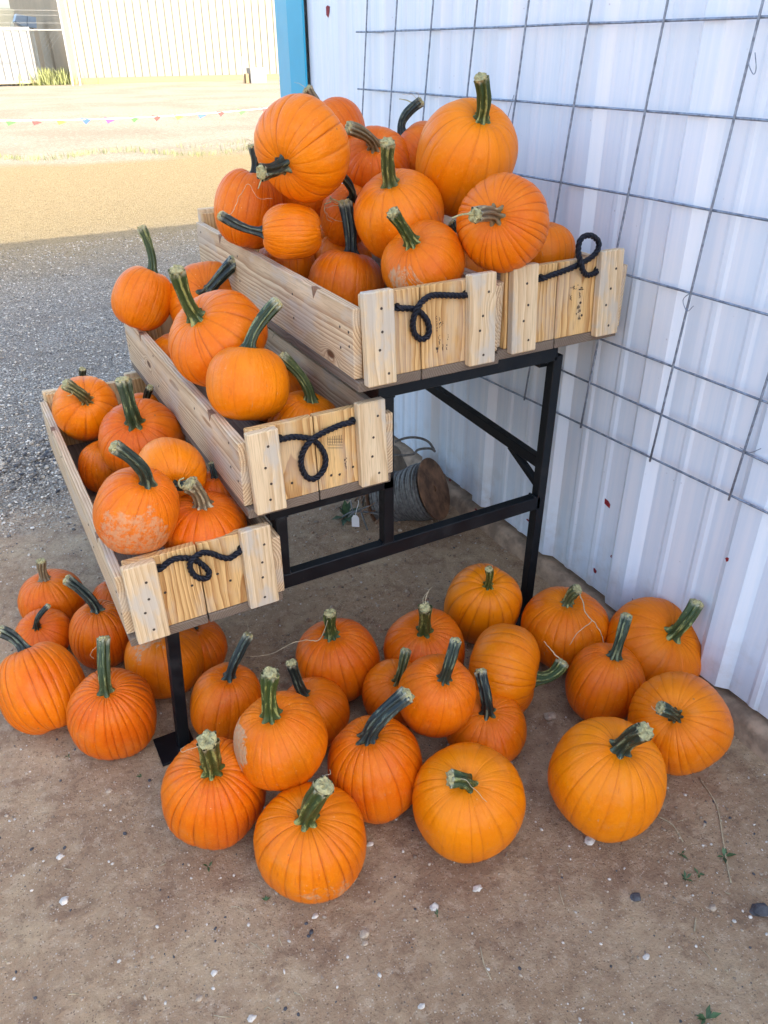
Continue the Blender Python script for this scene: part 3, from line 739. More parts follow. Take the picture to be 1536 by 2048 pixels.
PUMPKINS = [
('g1', [-0.9934, 0.4061, 0.1404], 0.1303, 1.12, [-0.125, 0.586, 0.801], [52, 1305], [0, 1262], 'large ribbed orange pumpkin at the left edge with thick dark stem leaning left', 0.35, {'rd': 1.1}),
('g2', [-0.8877, 0.9505, 0.1038], 0.1188, 0.873, [-0.077, 0.013, 0.997], [90, 1160], [82, 1122], 'orange pumpkin behind the others at far left with short upright pale-topped stem', 0.2, {'rd': 0.8, 'sc': 2}),
('g3', [-0.9467, 0.759, 0.0899], 0.0995, 0.74, [-0.222, -0.391, 0.893], [75, 1254], [97, 1211], 'small flattened pumpkin at far left with short hooked dark stem', 0.1, {'rd': 1.1, 'sf': 0.7}),
('g4', [-0.7661, 0.6118, 0.1227], 0.1096, 1.12, [0.045, -0.029, 0.999], [195, 1222], [133, 1158], 'reddish pumpkin beside the bottom crate with long blue-green stem leaning left', 0.1, {'rd': 1.1, 'sf': 1.15}),
('g5', [-0.8146, 0.1745, 0.1414], 0.1301, 1.092, [-0.035, -0.222, 0.974], [213, 1383], [207, 1277], 'deeply ribbed pumpkin on bare dirt with tall upright green stem, left of black post', 0.1, {'rd': 1.5, 'sc': 0.6, 'n': 30}),
('g6', [-0.6034, 0.3764, 0.1219], 0.1354, 0.9, [0.0, 0.0, 1.0], None, None, 'orange pumpkin directly behind the front black post, pale scuff near its top', 0.6, {'rd': 0.5, 'scar': 0.7, 'nostem': 1, 'patch': (-0.3, 0.5, 0.7, 0.94)}),
('g7', [-0.4833, 0.4109, 0.0962], 0.1069, 0.9, [0.0, 0.0, 1.0], None, None, 'ribbed pumpkin half hidden behind the pumpkin at the front black post', 0.2, {'rd': 1.2, 'nostem': 1}),
('g8', [-0.6718, 0.8427, 0.0829], 0.0921, 0.9, [0.0, 0.0, 1.0], None, None, 'reddish pumpkin mostly hidden behind the side board of the bottom crate', 0.0, {'rd': 1.3, 'nostem': 1}),
('g9', [-0.4882, 0.0617, 0.1276], 0.1143, 1.12, [0.148, -0.109, 0.983], [458, 1357], [497, 1270], 'pumpkin just right of the front black post with tall dark stem leaning right', 0.3, {'rd': 0.7}),
('g10', [-0.0913, 0.074, 0.1313], 0.1407, 0.931, [-0.162, -0.044, 0.986], [664, 1273], [660, 1226], 'round reddish pumpkin alone in the middle under the stand with short frayed upright stem', 0.15, {'rd': 0.7, 'sc': 0.8, 'scar': 0.1}),
('g11', [-0.2564, -0.0903, 0.1037], 0.1139, 0.901, [-0.279, 0.096, 0.956], [607, 1390], [583, 1325], 'pumpkin with dark stem leaning left, tucked behind the grey-patched pumpkin', 0.3, {'rd': 0.6}),
('g12', [-0.6346, -0.2745, 0.1537], 0.1384, 1.12, [-0.02, -0.284, 0.959], [424, 1540], [415, 1480], 'squat ribbed pumpkin covering the foot plate of the front post, stubby striped stem', 0.25, {'rd': 1.3, 'sc': 1.2, 'sf': 1.35, 'n': 28}),
('g13', [-0.4463, -0.3278, 0.3051], 0.1271, 0.927, [-0.176, -0.006, 0.984], [544, 1433], [541, 1345], 'pumpkin resting on its neighbours with a pale grey patch on its left side', 0.45, {'rd': 0.5, 'sc': 1, 'scar': 0.85, 'sf': 1.15, 'patch': (-0.95, -0.15, 0.35, 0.84), 'brk': 0.45}),
('g14', [-0.4592, -0.5316, 0.1349], 0.1454, 0.925, [-0.099, -0.177, 0.979], [615, 1640], [648, 1572], 'frontmost orange pumpkin on the dirt, with frayed white-topped stem leaning right', 0.55, {'rd': 0.9, 'sc': 0.8, 'sf': 1.2, 'scar': 0.55, 'n': 24, 'patch': (0.2, -0.75, 0.55, 0.95)}),
('g15', [-0.2063, -0.4137, 0.1506], 0.1348, 1.12, [-0.139, -0.016, 0.99], [738, 1478], [815, 1388], 'tall orange pumpkin with long thick dark stem reaching up to the right', 0.3, {'rd': 0.8, 'sf': 1.25}),
('g16', [0.0086, -0.1458, 0.1153], 0.1051, 1.12, [-0.115, -0.43, 0.896], [797, 1363], [812, 1300], 'pumpkin hidden behind the raised pumpkin, short rough grey stem pointing up', 0.3, {'rd': 0.7, 'sc': 1.4}),
('g17', [0.1968, -0.0195, 0.1254], 0.1407, 0.882, [-0.166, -0.233, 0.958], [849, 1264], [850, 1215], 'reddish pumpkin under the stand with dry straw strands rising from its short stem', 0.2, {'rd': 0.7, 'sc': 0.8, 'sf': 1.05}),
('g18', [0.026, -0.3644, 0.2798], 0.1127, 1.12, [-0.036, -0.378, 0.925], [888, 1358], [912, 1280], 'pumpkin perched on top of the ground heap with curved glossy dark stem', 0.3, {'rd': 0.5, 'scar': 0.1}),
('g19', [0.4952, 0.0664, 0.1521], 0.1382, 1.12, [-0.141, -0.381, 0.914], [976, 1172], [978, 1138], 'tall yellow-orange pumpkin by the back black post with tiny green stem', 0.9, {'rd': 1, 'sc': 1, 'sf': 0.7, 'n': 16}),
('g20', [0.3477, -0.2667, 0.1567], 0.1569, 0.74, [0.703, -0.71, -0.05], [1072, 1357], [1125, 1325], 'pumpkin lying on its side with its curled green stem pointing right', 0.6, {'rd': 0.7, 'sc': 1, 'sf': 0.9}),
('g21', [0.1957, -0.3918, 0.0968], 0.1273, 0.74, [-0.151, -0.215, 0.965], [975, 1425], [960, 1342], 'pumpkin with dark curved stem, tucked under the perched pumpkin at its right', 0.3, {'rd': 0.6}),
('g22', [-0.0373, -0.6354, 0.1473], 0.15, 0.981, [-0.229, -0.24, 0.943], [935, 1568], [900, 1557], 'yellow-orange pumpkin tilted forward with small green stem and dry black vine mark', 0.9, {'rd': 0.5, 'sc': 0.7, 'sf': 1.0, 'scar': 0.1, 'n': 20}),
('g23', [0.6889, -0.1693, 0.131], 0.1536, 0.852, [-0.057, -0.032, 0.998], [1135, 1208], [1155, 1178], 'pumpkin by the back post, dry vine trailing from its stem', 0.55, {'rd': 0.6, 'sc': 1.4, 'sf': 0.9}),
('g24', [0.617, -0.4521, 0.1312], 0.1204, 1.092, [0.113, -0.079, 0.991], [1228, 1315], [1253, 1230], 'dark orange pumpkin with tall grey-green stem, right of the side-lying pumpkin', 0.3, {'rd': 0.7, 'sc': 0.4}),
('g25', [0.896, -0.3954, 0.1374], 0.1662, 0.74, [0.012, -0.548, 0.836], [1345, 1268], [1393, 1205], 'pumpkin against the white metal wall with green stem leaning right', 0.6, {'rd': 0.6, 'sc': 0.8}),
('g26', [0.6733, -0.7104, 0.1577], 0.1476, 1.12, [-0.598, -0.283, 0.749], [1350, 1432], [1320, 1415], 'large round pumpkin nearest the wall at right, stem facing the viewer', 0.7, {'rd': 0.6, 'sc': 0.3, 'sf': 0.9, 'n': 26}),
('g27', [0.339, -0.7623, 0.1588], 0.155, 1.026, [0.007, -0.183, 0.983], [1240, 1500], [1290, 1462], 'largest yellow-orange pumpkin at front right with short dark green stem leaning right', 0.95, {'rd': 0.6, 'sc': 0.3, 'n': 20, 'sf': 1.1}),
('a1', [-0.6022, 1.1099, 0.7708], 0.1162, 1.12, [-0.027, -0.796, 0.604], [172, 800], [131, 768], 'pumpkin at the far end of the bottom crate, brown stem facing out, few dark grooves', 0.65, {'rd': 0.9, 'sc': 1.5, 'n': 12, 'sf': 1.2}),
('a2', [-0.5768, 1.3338, 0.7049], 0.0896, 1.12, [0.071, -0.191, 0.979], [163, 752], [165, 738], 'pumpkin hidden at the far end of the bottom crate, only its stem showing behind another', 0.4, {'rd': 0.6}),
('a3', [-0.4801, 0.7792, 0.7515], 0.143, 0.869, [-0.189, -0.508, 0.84], [270, 846], [246, 760], 'ribbed reddish pumpkin in the bottom crate with thick upright striped stem', 0.2, {'rd': 0.9, 'sc': 0.5, 'sf': 1.2}),
('a4', [-0.5849, 0.9342, 0.6058], 0.1064, 0.9, [0.0, 0.0, 1.0], None, None, 'pumpkin low in the bottom crate against the outer side board, mostly covered', 0.3, {'rd': 0.8, 'nostem': 1}),
('a5', [-0.4881, 0.3396, 0.8273], 0.1037, 0.996, [-0.115, -0.993, 0.039], [350, 970], [392, 962], 'smooth yellow-orange pumpkin lying on its side in the bottom crate', 0.85, {'rd': 0.4, 'sf': 1}),
('a6', [-0.4511, 0.1788, 0.7092], 0.1234, 0.765, [0.035, -0.152, 0.988], [405, 1012], [378, 968], 'reddish ribbed pumpkin in the bottom crate at the inner front corner with broken pale stem', 0.1, {'rd': 1, 'sc': 2, 'sf': 1.3}),
('a7', [-0.6313, 0.1516, 0.8327], 0.1117, 1.12, [0.297, -0.367, 0.882], [293, 968], [228, 893], 'pumpkin at the front of the bottom crate with curved stem and pale scaly scars', 0.35, {'rd': 0.6, 'scar': 0.55, 'sf': 1.15, 'patch': (-0.05, -0.75, 0.65, 0.62), 'brk': 1.0}),
('a8', [-0.3958, 1.1095, 0.6867], 0.0967, 0.963, [0.006, -0.542, 0.84], [288, 795], [300, 775], 'pumpkin deep in the bottom crate next to the middle crate, dark stem stub showing', 0.3, {'rd': 0.6}),
('a9', [-0.358, 0.3315, 0.7148], 0.0861, 0.9, [0.0, 0.0, 1.0], None, None, 'pumpkin in shadow at the bottom of the lowest crate behind the broken-stemmed one', 0.2, {'nostem': 1}),
('b1', [-0.3129, 1.2008, 1.1172], 0.1097, 1.055, [0.487, 0.098, 0.868], [305, 540], [283, 455], 'pumpkin at the far end of the middle crate, tall green stem against the gravel', 0.55, {'rd': 0.5, 'sc': 0.7, 'n': 16}),
('b2', [-0.0868, 1.1292, 1.0936], 0.1459, 0.74, [-0.232, -0.822, 0.52], [415, 588], [470, 522], 'pumpkin at the far end of the middle crate with thick dark stem leaning right', 0.4, {'rd': 0.6, 'sf': 1.1}),
('b3', [-0.2505, 0.4963, 1.1561], 0.1537, 0.74, [-0.596, -0.175, 0.784], [395, 636], [353, 540], 'wide ribbed pumpkin in the centre of the middle crate with tall striped stem leaning left', 0.45, {'rd': 0.9, 'sc': 0.8, 'sf': 1.0, 'n': 18}),
('b4', [-0.2448, 0.2677, 1.0865], 0.1182, 0.923, [0.214, 0.259, 0.942], [497, 692], [555, 605], 'smooth round pumpkin at the front of the middle crate with blue-green stem leaning right', 0.75, {'rd': 0.3, 'sc': 0.5, 'sf': 1.1}),
('b5', [-0.2392, 1.1065, 0.8984], 0.1085, 0.9, [0.0, 0.0, 1.0], None, None, 'pumpkin low in the middle crate along its outer side board, mostly hidden', 0.5, {'nostem': 1}),
('b6', [-0.0701, 0.2918, 0.9059], 0.1124, 0.917, [0.206, -0.189, 0.96], [620, 802], [562, 712], 'pumpkin low in the front corner of the middle crate with light green stem', 0.8, {'rd': 0.5, 'sc': 1.3}),
('b7', [-0.0486, 0.5989, 0.8992], 0.1061, 0.9, [0.0, 0.0, 1.0], None, None, 'pumpkin in shadow at the bottom of the middle crate behind the smooth round one', 0.4, {'nostem': 1}),
('c1', [0.1011, 0.5832, 1.6517], 0.149, 0.74, [-0.841, -0.454, -0.293], [568, 328], [522, 345], 'big pumpkin at the top left of the heap with dark stem pointing toward the viewer', 0.75, {'rd': 0.9, 'sc': 0.2, 'n': 20}),
('c2', [0.3685, 0.9613, 1.6627], 0.1262, 0.787, [-0.368, 0.217, 0.904], [632, 205], [615, 178], 'pumpkin at the back of the top heap, rough brown stem against the blue trim', 0.2, {'rd': 0.5, 'sc': 2}),
('c3', [0.0136, 0.8645, 1.4513], 0.1117, 1.12, [0.296, 0.015, 0.955], [512, 337], [505, 293], 'pumpkin at the far left end of the top left crate, below the big one', 0.35, {'rd': 0.6}),
('c4', [0.0452, 0.5722, 1.4258], 0.0845, 1.12, [-0.939, 0.344, 0.015], [525, 465], [440, 430], 'pumpkin lying on its side in the top left crate, long dark stem pointing left', 0.65, {'rd': 0.6, 'sf': 1.2}),
('c5', [0.4453, 0.7681, 1.5711], 0.1208, 0.931, [-0.386, -0.635, 0.669], [748, 293], [697, 255], 'reddish pumpkin behind the heap with grey stem bending left toward the big one', 0.15, {'rd': 0.7, 'sc': 1.8, 'sf': 1.1}),
('c6', [0.6041, 0.7663, 1.6015], 0.1096, 0.74, [-0.516, 0.369, 0.773], [803, 265], [842, 203], 'pumpkin at the back by the wall with a tall hooked dark stem', 0.25, {'rd': 0.6}),
('c7', [0.3413, 0.4161, 1.4699], 0.1357, 0.922, [-0.418, -0.238, 0.877], [782, 370], [775, 285], 'pumpkin in the middle of the top heap with straight upright brown-green stem', 0.5, {'rd': 0.6, 'sc': 1.3, 'sf': 1.1, 'n': 18, 'scar': 0.05}),
('c8', [0.2164, 0.5521, 1.2355], 0.1276, 0.934, [0.247, 0.115, 0.962], [702, 507], [690, 405], 'pumpkin at the front of the top left crate with tall dark upright stem', 0.3, {'rd': 0.7, 'sf': 1.15}),
('c9', [0.3015, 0.207, 1.3745], 0.1242, 0.74, [-0.585, -0.194, 0.788], [825, 487], [785, 425], 'pumpkin at the front of the top left crate with a dry scar, stem leaning left', 0.4, {'rd': 0.6, 'sc': 0.8, 'scar': 0.7, 'patch': (-0.45, -0.6, 0.6, 0.93)}),
('c10', [0.3058, 0.7508, 1.2813], 0.0956, 0.9, [0.0, 0.0, 1.0], None, None, 'pumpkin low inside the top left crate, a sliver showing between its neighbours', 0.5, {'nostem': 1}),
('c11', [0.2953, 0.689, 1.4338], 0.0914, 1.076, [-0.12, -0.723, 0.681], [705, 400], [678, 345], 'pumpkin in the shadow of the top heap, dark stem leaning left under the big pumpkin', 0.3, {'rd': 0.5}),
('d1', [0.5881, 0.437, 1.61], 0.155, 1.073, [-0.034, -0.571, 0.82], [962, 240], [962, 155], 'biggest yellow-orange pumpkin crowning the top right crate with tall bright green stem', 0.95, {'rd': 0.5, 'sc': 1.2, 'sf': 0.95, 'n': 18, 'scar': 0.05}),
('d2', [0.4976, 0.1003, 1.4823], 0.1316, 0.74, [-0.737, -0.552, 0.391], [990, 432], [950, 430], 'ribbed pumpkin leaning in the top right crate, pale dry stem facing left', 0.4, {'rd': 1.0, 'sc': 1.9, 'n': 30, 'sf': 1.1}),
('d3', [0.8106, 0.2923, 1.3341], 0.1025, 0.9, [0.0, 0.0, 1.0], None, None, 'pumpkin in the right rear of the top right crate beside the rope loop', 0.45, {'rd': 0.6, 'nostem': 1}),
('cf1', [0.16, 0.93, 1.235], 0.105, 0.92, [0.1, 0.2, 1], None, None, 'pumpkin on the floor of the top left crate under its far end', 0.5, {'nostem': 1}),  # filler pumpkins from here on, added to darken the gaps in the heap
('cf2', [0.33, 1.16, 1.235], 0.108, 0.92, [0.1, 0.2, 1], None, None, 'pumpkin low at the far inner corner of the top left crate', 0.4, {'nostem': 1}),
('cf3', [0.62, 0.46, 1.24], 0.108, 0.92, [0.1, 0.2, 1], None, None, 'pumpkin low in the top right crate beneath the crowning yellow-orange one', 0.6, {'nostem': 1}),
('cf4', [0.74, 0.7, 1.24], 0.105, 0.92, [0.1, 0.2, 1], None, None, 'pumpkin low in the top right crate along the wall side', 0.3, {'nostem': 1}),
('cf5', [0.62, 0.98, 1.25], 0.112, 0.92, [0.1, 0.2, 1], None, None, 'pumpkin low in the far half of the top right crate', 0.5, {'nostem': 1}),
('cf7', [0.8, 1.15, 1.25], 0.11, 0.92, [0.1, 0.2, 1], None, None, 'pumpkin at the far wall-side corner of the top right crate', 0.5, {'nostem': 1}),
('cf8', [0.235, 0.93, 1.475], 0.105, 0.92, [0.1, 0.2, 1], None, None, 'pumpkin inside the top heap showing through the gap below the big one', 0.3, {'nostem': 1})
]
PK = {}
for row in PUMPKINS: PK[row[0]] = pumpkin(*row)
def tendril(key, px, r=.0016, rel=None, wig=.004, mat=DRY):
    """dry vine fibre hanging on a stem: starts at the stem's end and passes the given points of the photo"""
    ob, st, tp, tg = PK[key]; d0 = (tp-CAM).length
    P = [tp]
    for i, q in enumerate(px):
        dd = d0-(q[2] if len(q) > 2 else 0.0); P.append(CAM+ray(q[0], q[1]).normalized()*dd)
    P = catmull(P, 6)
    P = [p+Vector((noise.noise(p*60), noise.noise(p*60+Vector((9, 0, 0))), noise.noise(p*60+Vector((0, 9, 0)))))*wig for p in P]
    tube('tendril', P, [r*(1-.5*i/len(P)) for i in range(len(P))], mat, st, 5)
tendril('g17', [(852, 1195), (858, 1178)]); tendril('g17', [(846, 1200), (853, 1186), (864, 1174)], .001)
tendril('g23', [(1163, 1195, .01), (1172, 1225, .03), (1186, 1243, .04), (1200, 1262, .04), (1208, 1288, .03)], .0022)
tendril('g23', [(1163, 1195, .01), (1172, 1225, .03), (1183, 1243, .04), (1160, 1260, .05), (1140, 1290, .05)], .0018)
tendril('g20', [(1112, 1312), (1102, 1300), (1092, 1288), (1086, 1284)], .0022)
tendril('d2', [(930, 428, .01), (915, 432, .02), (903, 436, .02)], .0035, wig=.001, mat=TIP)
tendril('c1', [(524, 352), (520, 368), (516, 378)], .0030, mat=TIP, wig=.001)
tendril('c6', [(828, 206), (812, 200), (798, 198)], .0026, mat=TIP, wig=.001)
tendril('c6', [(832, 195), (820, 188), (806, 190)], .0009); tendril('c6', [(840, 196), (836, 186), (818, 182)], .0009)
tendril('c2', [(606, 180), (602, 190), (592, 196), (582, 202)], .0010); tendril('c2', [(604, 172), (596, 166), (588, 164)], .0008)
tendril('c3', [(500, 287), (492, 296), (486, 303)], .0014); tendril('c3', [(503, 284), (494, 280), (488, 300)], .0010)
tendril('c11', [(668, 338), (664, 330), (668, 342)], .0012); tendril('c11', [(690, 342), (696, 332)], .0010)
tendril('c8', [(672, 405), (660, 400), (650, 408), (652, 425), (668, 440), (690, 444)], .0012); tendril('c8', [(676, 412), (662, 412), (650, 420), (655, 436), (664, 444)], .0010)
tendril('c8', [(664, 398), (659, 390), (662, 404), (648, 408)], .0030, mat=TIP)
tendril('c4', [(462, 428), (470, 412), (480, 392), (496, 368), (505, 380), (520, 396), (545, 398)], .0010)
tendril('b1', [(300, 478), (318, 488), (334, 500)], .0007); tendril('a1', [(144, 785, .01), (141, 790, .012), (133, 792, .012)], .0020, mat=TIP, wig=.001)
tendril('g22', [(930, 1560, .02), (950, 1580, .03), (975, 1605, .02)], .0012); tendril('g14', [(652, 1562), (648, 1552), (660, 1548), (658, 1540)], .0008)
tendril('g10', [(640, 1278), (610, 1280), (580, 1288), (550, 1305), (520, 1312), (500, 1313)], .0014, wig=.002)
tendril('g9', [(495, 1258), (493, 1245)], .0010); tendril('g26', [(1310, 1420), (1302, 1412)], .0012); tendril('g27', [(1295, 1455), (1296, 1447), (1284, 1450)], .0018)
tendril('g12', [(400, 1490), (380, 1498), (365, 1505), (362, 1498), (370, 1492)], .0009); tendril('g5', [(198, 1290), (186, 1300), (182, 1312), (190, 1318)], .0009)
tendril('a6', [(362, 975), (358, 962), (368, 955)], .004, mat=TIP, wig=.002)
tendril('b3', [(345, 538), (350, 532)], .002, mat=TIP)
# straw left between the middle and the top crate
for i, pth in enumerate(([(480, 590), (492, 575), (505, 570), (535, 598)], [(492, 600), (500, 585), (520, 578), (542, 580)], [(545, 630), (552, 655), (545, 675)])):
    o = tube('straw_strand', catmull([on_x(u, v, .035) for u, v in pth], 5), .0011, STRAW, None, 5)
    tag(o, ['thin dry straw strand arching over the middle crate edge', 'second dry straw strand curling lower beside the middle crate', 'dry straw strand hanging behind the smooth round pumpkin'][i], 'straw')

# ------------------------------------------------------------------ cable spool, rock, brush and price tag behind the stand
ax_ = Vector((.58, -.69, .42)).normalized(); c0 = Vector((.80, .90, .150))
sp = thing('cable_spool', 'rusty steel spool wound with grey cable lying by the white wall', 'spool', (c0.x, c0.y, 0))
def ring_disc(name, c, n, ro, ri, th, mat, seg=40):
    a = n.orthogonal().normalized(); b = n.cross(a); V = []; F = []
    for h in (0, th):
        for rr in (ri, ro):
            for q in range(seg): an = 2*math.pi*q/seg; V.append(c+n*h+(a*math.cos(an)+b*math.sin(an))*rr)
    for q in range(seg):
        p = (q+1) % seg
        F += [(q, p, seg+p, seg+q), (2*seg+q, 3*seg+q, 3*seg+p, 2*seg+p), (seg+q, seg+p, 3*seg+p, 3*seg+q), (q, 2*seg+q, 2*seg+p, p)]
    return mesh_obj(name, V, F, mat, sp)
LN = .28
ring_disc('flange', c0, ax_, .148, .015, .006, RUST); ring_disc('flange', c0-ax_*(LN+.006), ax_, .148, .015, .006, RUST)
V, F = tube_data([c0-ax_*LN, c0-ax_*.001], .055, 24); mesh_obj('drum', V, F, RUST, sp, True)
a1 = ax_.orthogonal().normalized(); b1 = ax_.cross(a1); P = []
turns = 17
for i in range(turns*28+1):
    w = 2*math.pi*i/28; f = i/(turns*28); rr = .122+.007*math.sin(f*9)+.004*noise.noise(Vector((w*.3, 0, 0)))
    P.append(c0-ax_*(.012+(LN-.022)*f+.003*math.sin(w*.5))+(a1*math.cos(w)+b1*math.sin(w))*rr)
tube('cable_coil', P, .0088, CABLE, sp, 7)
tube('cable_end', catmull([on_y(645, 930, .95), on_y(660, 905, .95)]+[on_y(540+u/2.56, 860+v/2.56, .95) for u, v in ((690, 130), (760, 100), (820, 95), (845, 110))], 6), .0058, CABLE, sp, 7)
tube('cable_end', catmull([on_y(540+u/2.56, 860+v/2.56, .99) for u, v in ((640, 60), (700, 40), (760, 40), (810, 60), (840, 100))], 6), .0058, CABLE, sp, 7)
tube('cable_end', catmull([on_z(540+u/2.56, 860+v/2.56, .01) for u, v in ((640, 425), (720, 440), (800, 445), (880, 452))], 6), .0058, CABLE, sp, 7)
ROCK = simple('brown_rock', (.24, .175, .12), .9, var=.35, scale=12, bump=.8, bscale=30)
tag(lump('rock', (.70, 1.26, .09), .135, ROCK, None, (1, .9, 1.0), 4, .22, 4, 1.3, True), 'big brown rock behind the cable spool', 'rock')
bl = thing('brush_pile', 'tangle of grey twigs and cable scraps on the dirt behind the stand post', 'brush', (.50, 1.10, 0))
for i in range(12):
    q = Vector((.50+rnd.uniform(-.08, .10), 1.08+rnd.uniform(-.12, .12), .02)); d = Vector((rnd.uniform(-1, 1), rnd.uniform(-1, 1), rnd.uniform(.0, .9)))*.12
    tube('twig', catmull([q-d*.5, q+Vector((rnd.uniform(-.02, .02), 0, .03)), q+d], 5), rnd.uniform(.002, .0055), CABLE if i % 2 else W_NOTCH, bl, 6)
def weed(label, c, n, s, seed):
    r_ = random.Random(seed); t = thing('weed', label, 'weed', c)
    for i in range(n):
        a = r_.uniform(0, 6.28); l = s*r_.uniform(.6, 1.2); e = r_.uniform(.1, .8)
        d = Vector((math.cos(a)*math.cos(e), math.sin(a)*math.cos(e), math.sin(e))); w = Vector((-math.sin(a), math.cos(a), 0))*l*.16
        c_ = Vector(c); m1 = c_+d*l*.5+Vector((0, 0, l*.06)); V = [c_, m1+w, c_+d*l-Vector((0, 0, l*.1)), m1-w, m1-Vector((0, 0, l*.05))]
        mesh_obj('leaf', V, [(0, 1, 4), (1, 2, 4), (2, 3, 4), (3, 0, 4)], LEAF, t, True)
    return t
weed('green weed growing beside the white price tag', on_z(692, 1035), 16, .085, 1)
pt = thing('price_tag', 'small blank white price tag hanging from a string under the middle crate', 'tag', on_z(711, 1052))
yt = .90
tc_ = on_y(711, 1042, yt); upz = Vector((0, 0, 1)); side = Vector((.8, -.6, 0)).normalized()
w, h = .017, .030
V = [tc_+side*w*a+upz*h*b for a, b in ((-1, -1), (1, -1), (1, .55), (.45, 1), (-.45, 1), (-1, .55))]
nv = side.cross(upz)*.0012; V += [v+nv for v in V]
mesh_obj('tag_card', V, [tuple(range(6)), tuple(range(11, 5, -1))]+[(i, (i+1) % 6, 6+(i+1) % 6, 6+i) for i in range(6)], CARD, pt)
tube('string', catmull([tc_+upz*h*.8, on_y(713, 1020, yt), on_y(717, 1006, yt), on_y(716, 1000, yt)], 5), .0012, CARD, pt, 5)
tube('hang_wire', catmull([on_y(716, 1000, yt), on_y(722, 985, yt+.0), on_y(727, 960, yt), on_y(728, 940, yt)], 5), .0035, CABLE, pt, 5)

# ------------------------------------------------------------------ pebbles, stones, litter
peb = [(120, 1712, 9, 'P', 'pale pebble on the dirt near the left edge, above a pair of pebbles'), (128, 1801, 11, 'P', 'larger pale flat pebble near the left edge of the dirt'), (428, 1943, 8, 'P', 'white pebble on the open dirt directly below the squat ribbed pumpkin'), (398, 1993, 8, 'T', 'tan pebble in a small cluster near the bottom of the dirt'), (502, 2035, 10, 'P', 'oval white pebble at the bottom edge of the dirt'), (630, 1831, 8, 'P', 'white pebble just below the frontmost pumpkin'), (729, 1868, 14, 'T', 'rough tan stone lower right of the frontmost pumpkin'), (730, 1888, 8, 'T', 'small tan pebble touching the underside of a rough tan stone'), (740, 1687, 8, 'P', 'pale pebble right of the frontmost pumpkin'), (955, 1778, 11, 'P', 'bright white pebble below the tilted yellow-orange pumpkin'), (868, 1817, 12, 'P', 'milky quartz pebble left of the bright white one'), (843, 2013, 8, 'P', 'pale pebble by the bottom edge, right of centre'), (1181, 1678, 15, 'P', 'white stone against the underside of the largest yellow-orange pumpkin'), (1293, 1912, 9, 'P', 'pale pebble on open dirt at lower right, beside a short straw'), (1272, 1791, 13, 'D', 'dark round stone on the dirt below the largest yellow-orange pumpkin'), (1426, 1814, 10, 'T', 'grey-tan stone on the dirt left of the black lump'), (1518, 1818, 22, 'D', 'big black lump at the right edge of the dirt'), (1100, 1432, 16, 'T', 'tan stone between the side-lying pumpkin and the dark orange one'), (1484, 1426, 10, 'P', 'pale stone on the foundation strip at the right edge'), (218, 1581, 8, 'T', 'tan pebble left of the front foot plate')]
names = {'P': ('pale', STONE_P), 'T': ('tan', STONE_T), 'D': ('dark', STONE_D)}
for i, (u, v, s, k, lb) in enumerate(peb):
    q = on_z(u, v); d = (q-CAM).length; r = s*d/FPX*.66
    q.z = ground_h(q.x, q.y)+r*.22+(.06 if u > 1470 and v < 1500 else 0)
    tag(lump('pebble', q, r, names[k][1], None, (1.15, .85, .6), 2, .32, i+1, 1.5), lb, 'pebble', 'pebbles on the dirt')
grit_px = [(103, 1811, 7), (225, 1727, 6), (252, 1740, 6), (249, 1666, 6), (13, 1628, 6), (238, 1920, 7), (412, 1988, 7), (426, 1974, 6), (556, 1997, 7), (271, 1931, 5), (183, 1871, 6), (375, 1870, 6), (407, 1861, 6), (430, 1855, 6), (463, 1780, 6), (497, 1847, 6), (578, 1881, 7), (612, 1845, 7), (649, 1832, 6), (623, 1862, 7), (617, 1870, 6), (625, 1898, 6), (859, 1727, 7), (834, 1843, 5), (976, 1940, 7), (1291, 1902, 6), (1332, 1764, 6), (1455, 1683, 5), (229, 1563, 7), (299, 1560, 6), (298, 1572, 5), (85, 1121, 6), (72, 1134, 7), (1078, 1106, 5), (805, 1332, 6), (330, 2003, 5), (810, 1841, 6), (1203, 1802, 6), (1213, 1852, 6), (830, 1713, 6)]
# the countless small stones
def scatter(name, n, pos, size, mats, kind='stuff'):
    ico = bmesh.new(); bmesh.ops.create_icosphere(ico, subdivisions=1, radius=1); bv = np.array([v.co[:] for v in ico.verts]); bf = np.array([[v.index for v in f.verts] for f in ico.faces]); ico.free()
    P = np.array([pos() for _ in range(n)]); S = np.array([size() for _ in range(n)])
    A = rng.uniform(0, 6.28, n); sq_ = rng.uniform(.55, 1.2, (n, 3))*np.array([1.1, 1, .7]); jit = rng.uniform(.75, 1.2, (n, len(bv)))
    V = bv[None]*jit[..., None]*sq_[:, None]*S[:, None, None]
    c, s = np.cos(A)[:, None], np.sin(A)[:, None]; X = V[..., 0]*c-V[..., 1]*s; Y = V[..., 0]*s+V[..., 1]*c
    V = np.stack([X, Y, V[..., 2]], -1)+P[:, None]; V = V.reshape(-1, 3)
    F = (bf[None]+(np.arange(n)*len(bv))[:, None, None]).reshape(-1, 3)
    me = bpy.data.meshes.new(name); me.vertices.add(len(V)); me.vertices.foreach_set('co', V.ravel()); me.loops.add(F.size); me.loops.foreach_set('vertex_index', F.ravel())
    me.polygons.add(len(F)); me.polygons.foreach_set('loop_start', np.arange(0, F.size, 3)); me.polygons.foreach_set('loop_total', np.full(len(F), 3))
    for m in mats: me.materials.append(m)
    me.polygons.foreach_set('material_index', np.repeat(rng.integers(0, len(mats), n), len(bf)))
    me.update(calc_edges=True); me.validate()
    o = bpy.data.objects.new(name, me); COL.objects.link(o); tag(o, kind=kind); return o
def dirt_pos():
    x = rng.uniform(-1.6, .9); y = rng.uniform(-1.5, 2.0); return (x, y, ground_h(x, y)+.001)
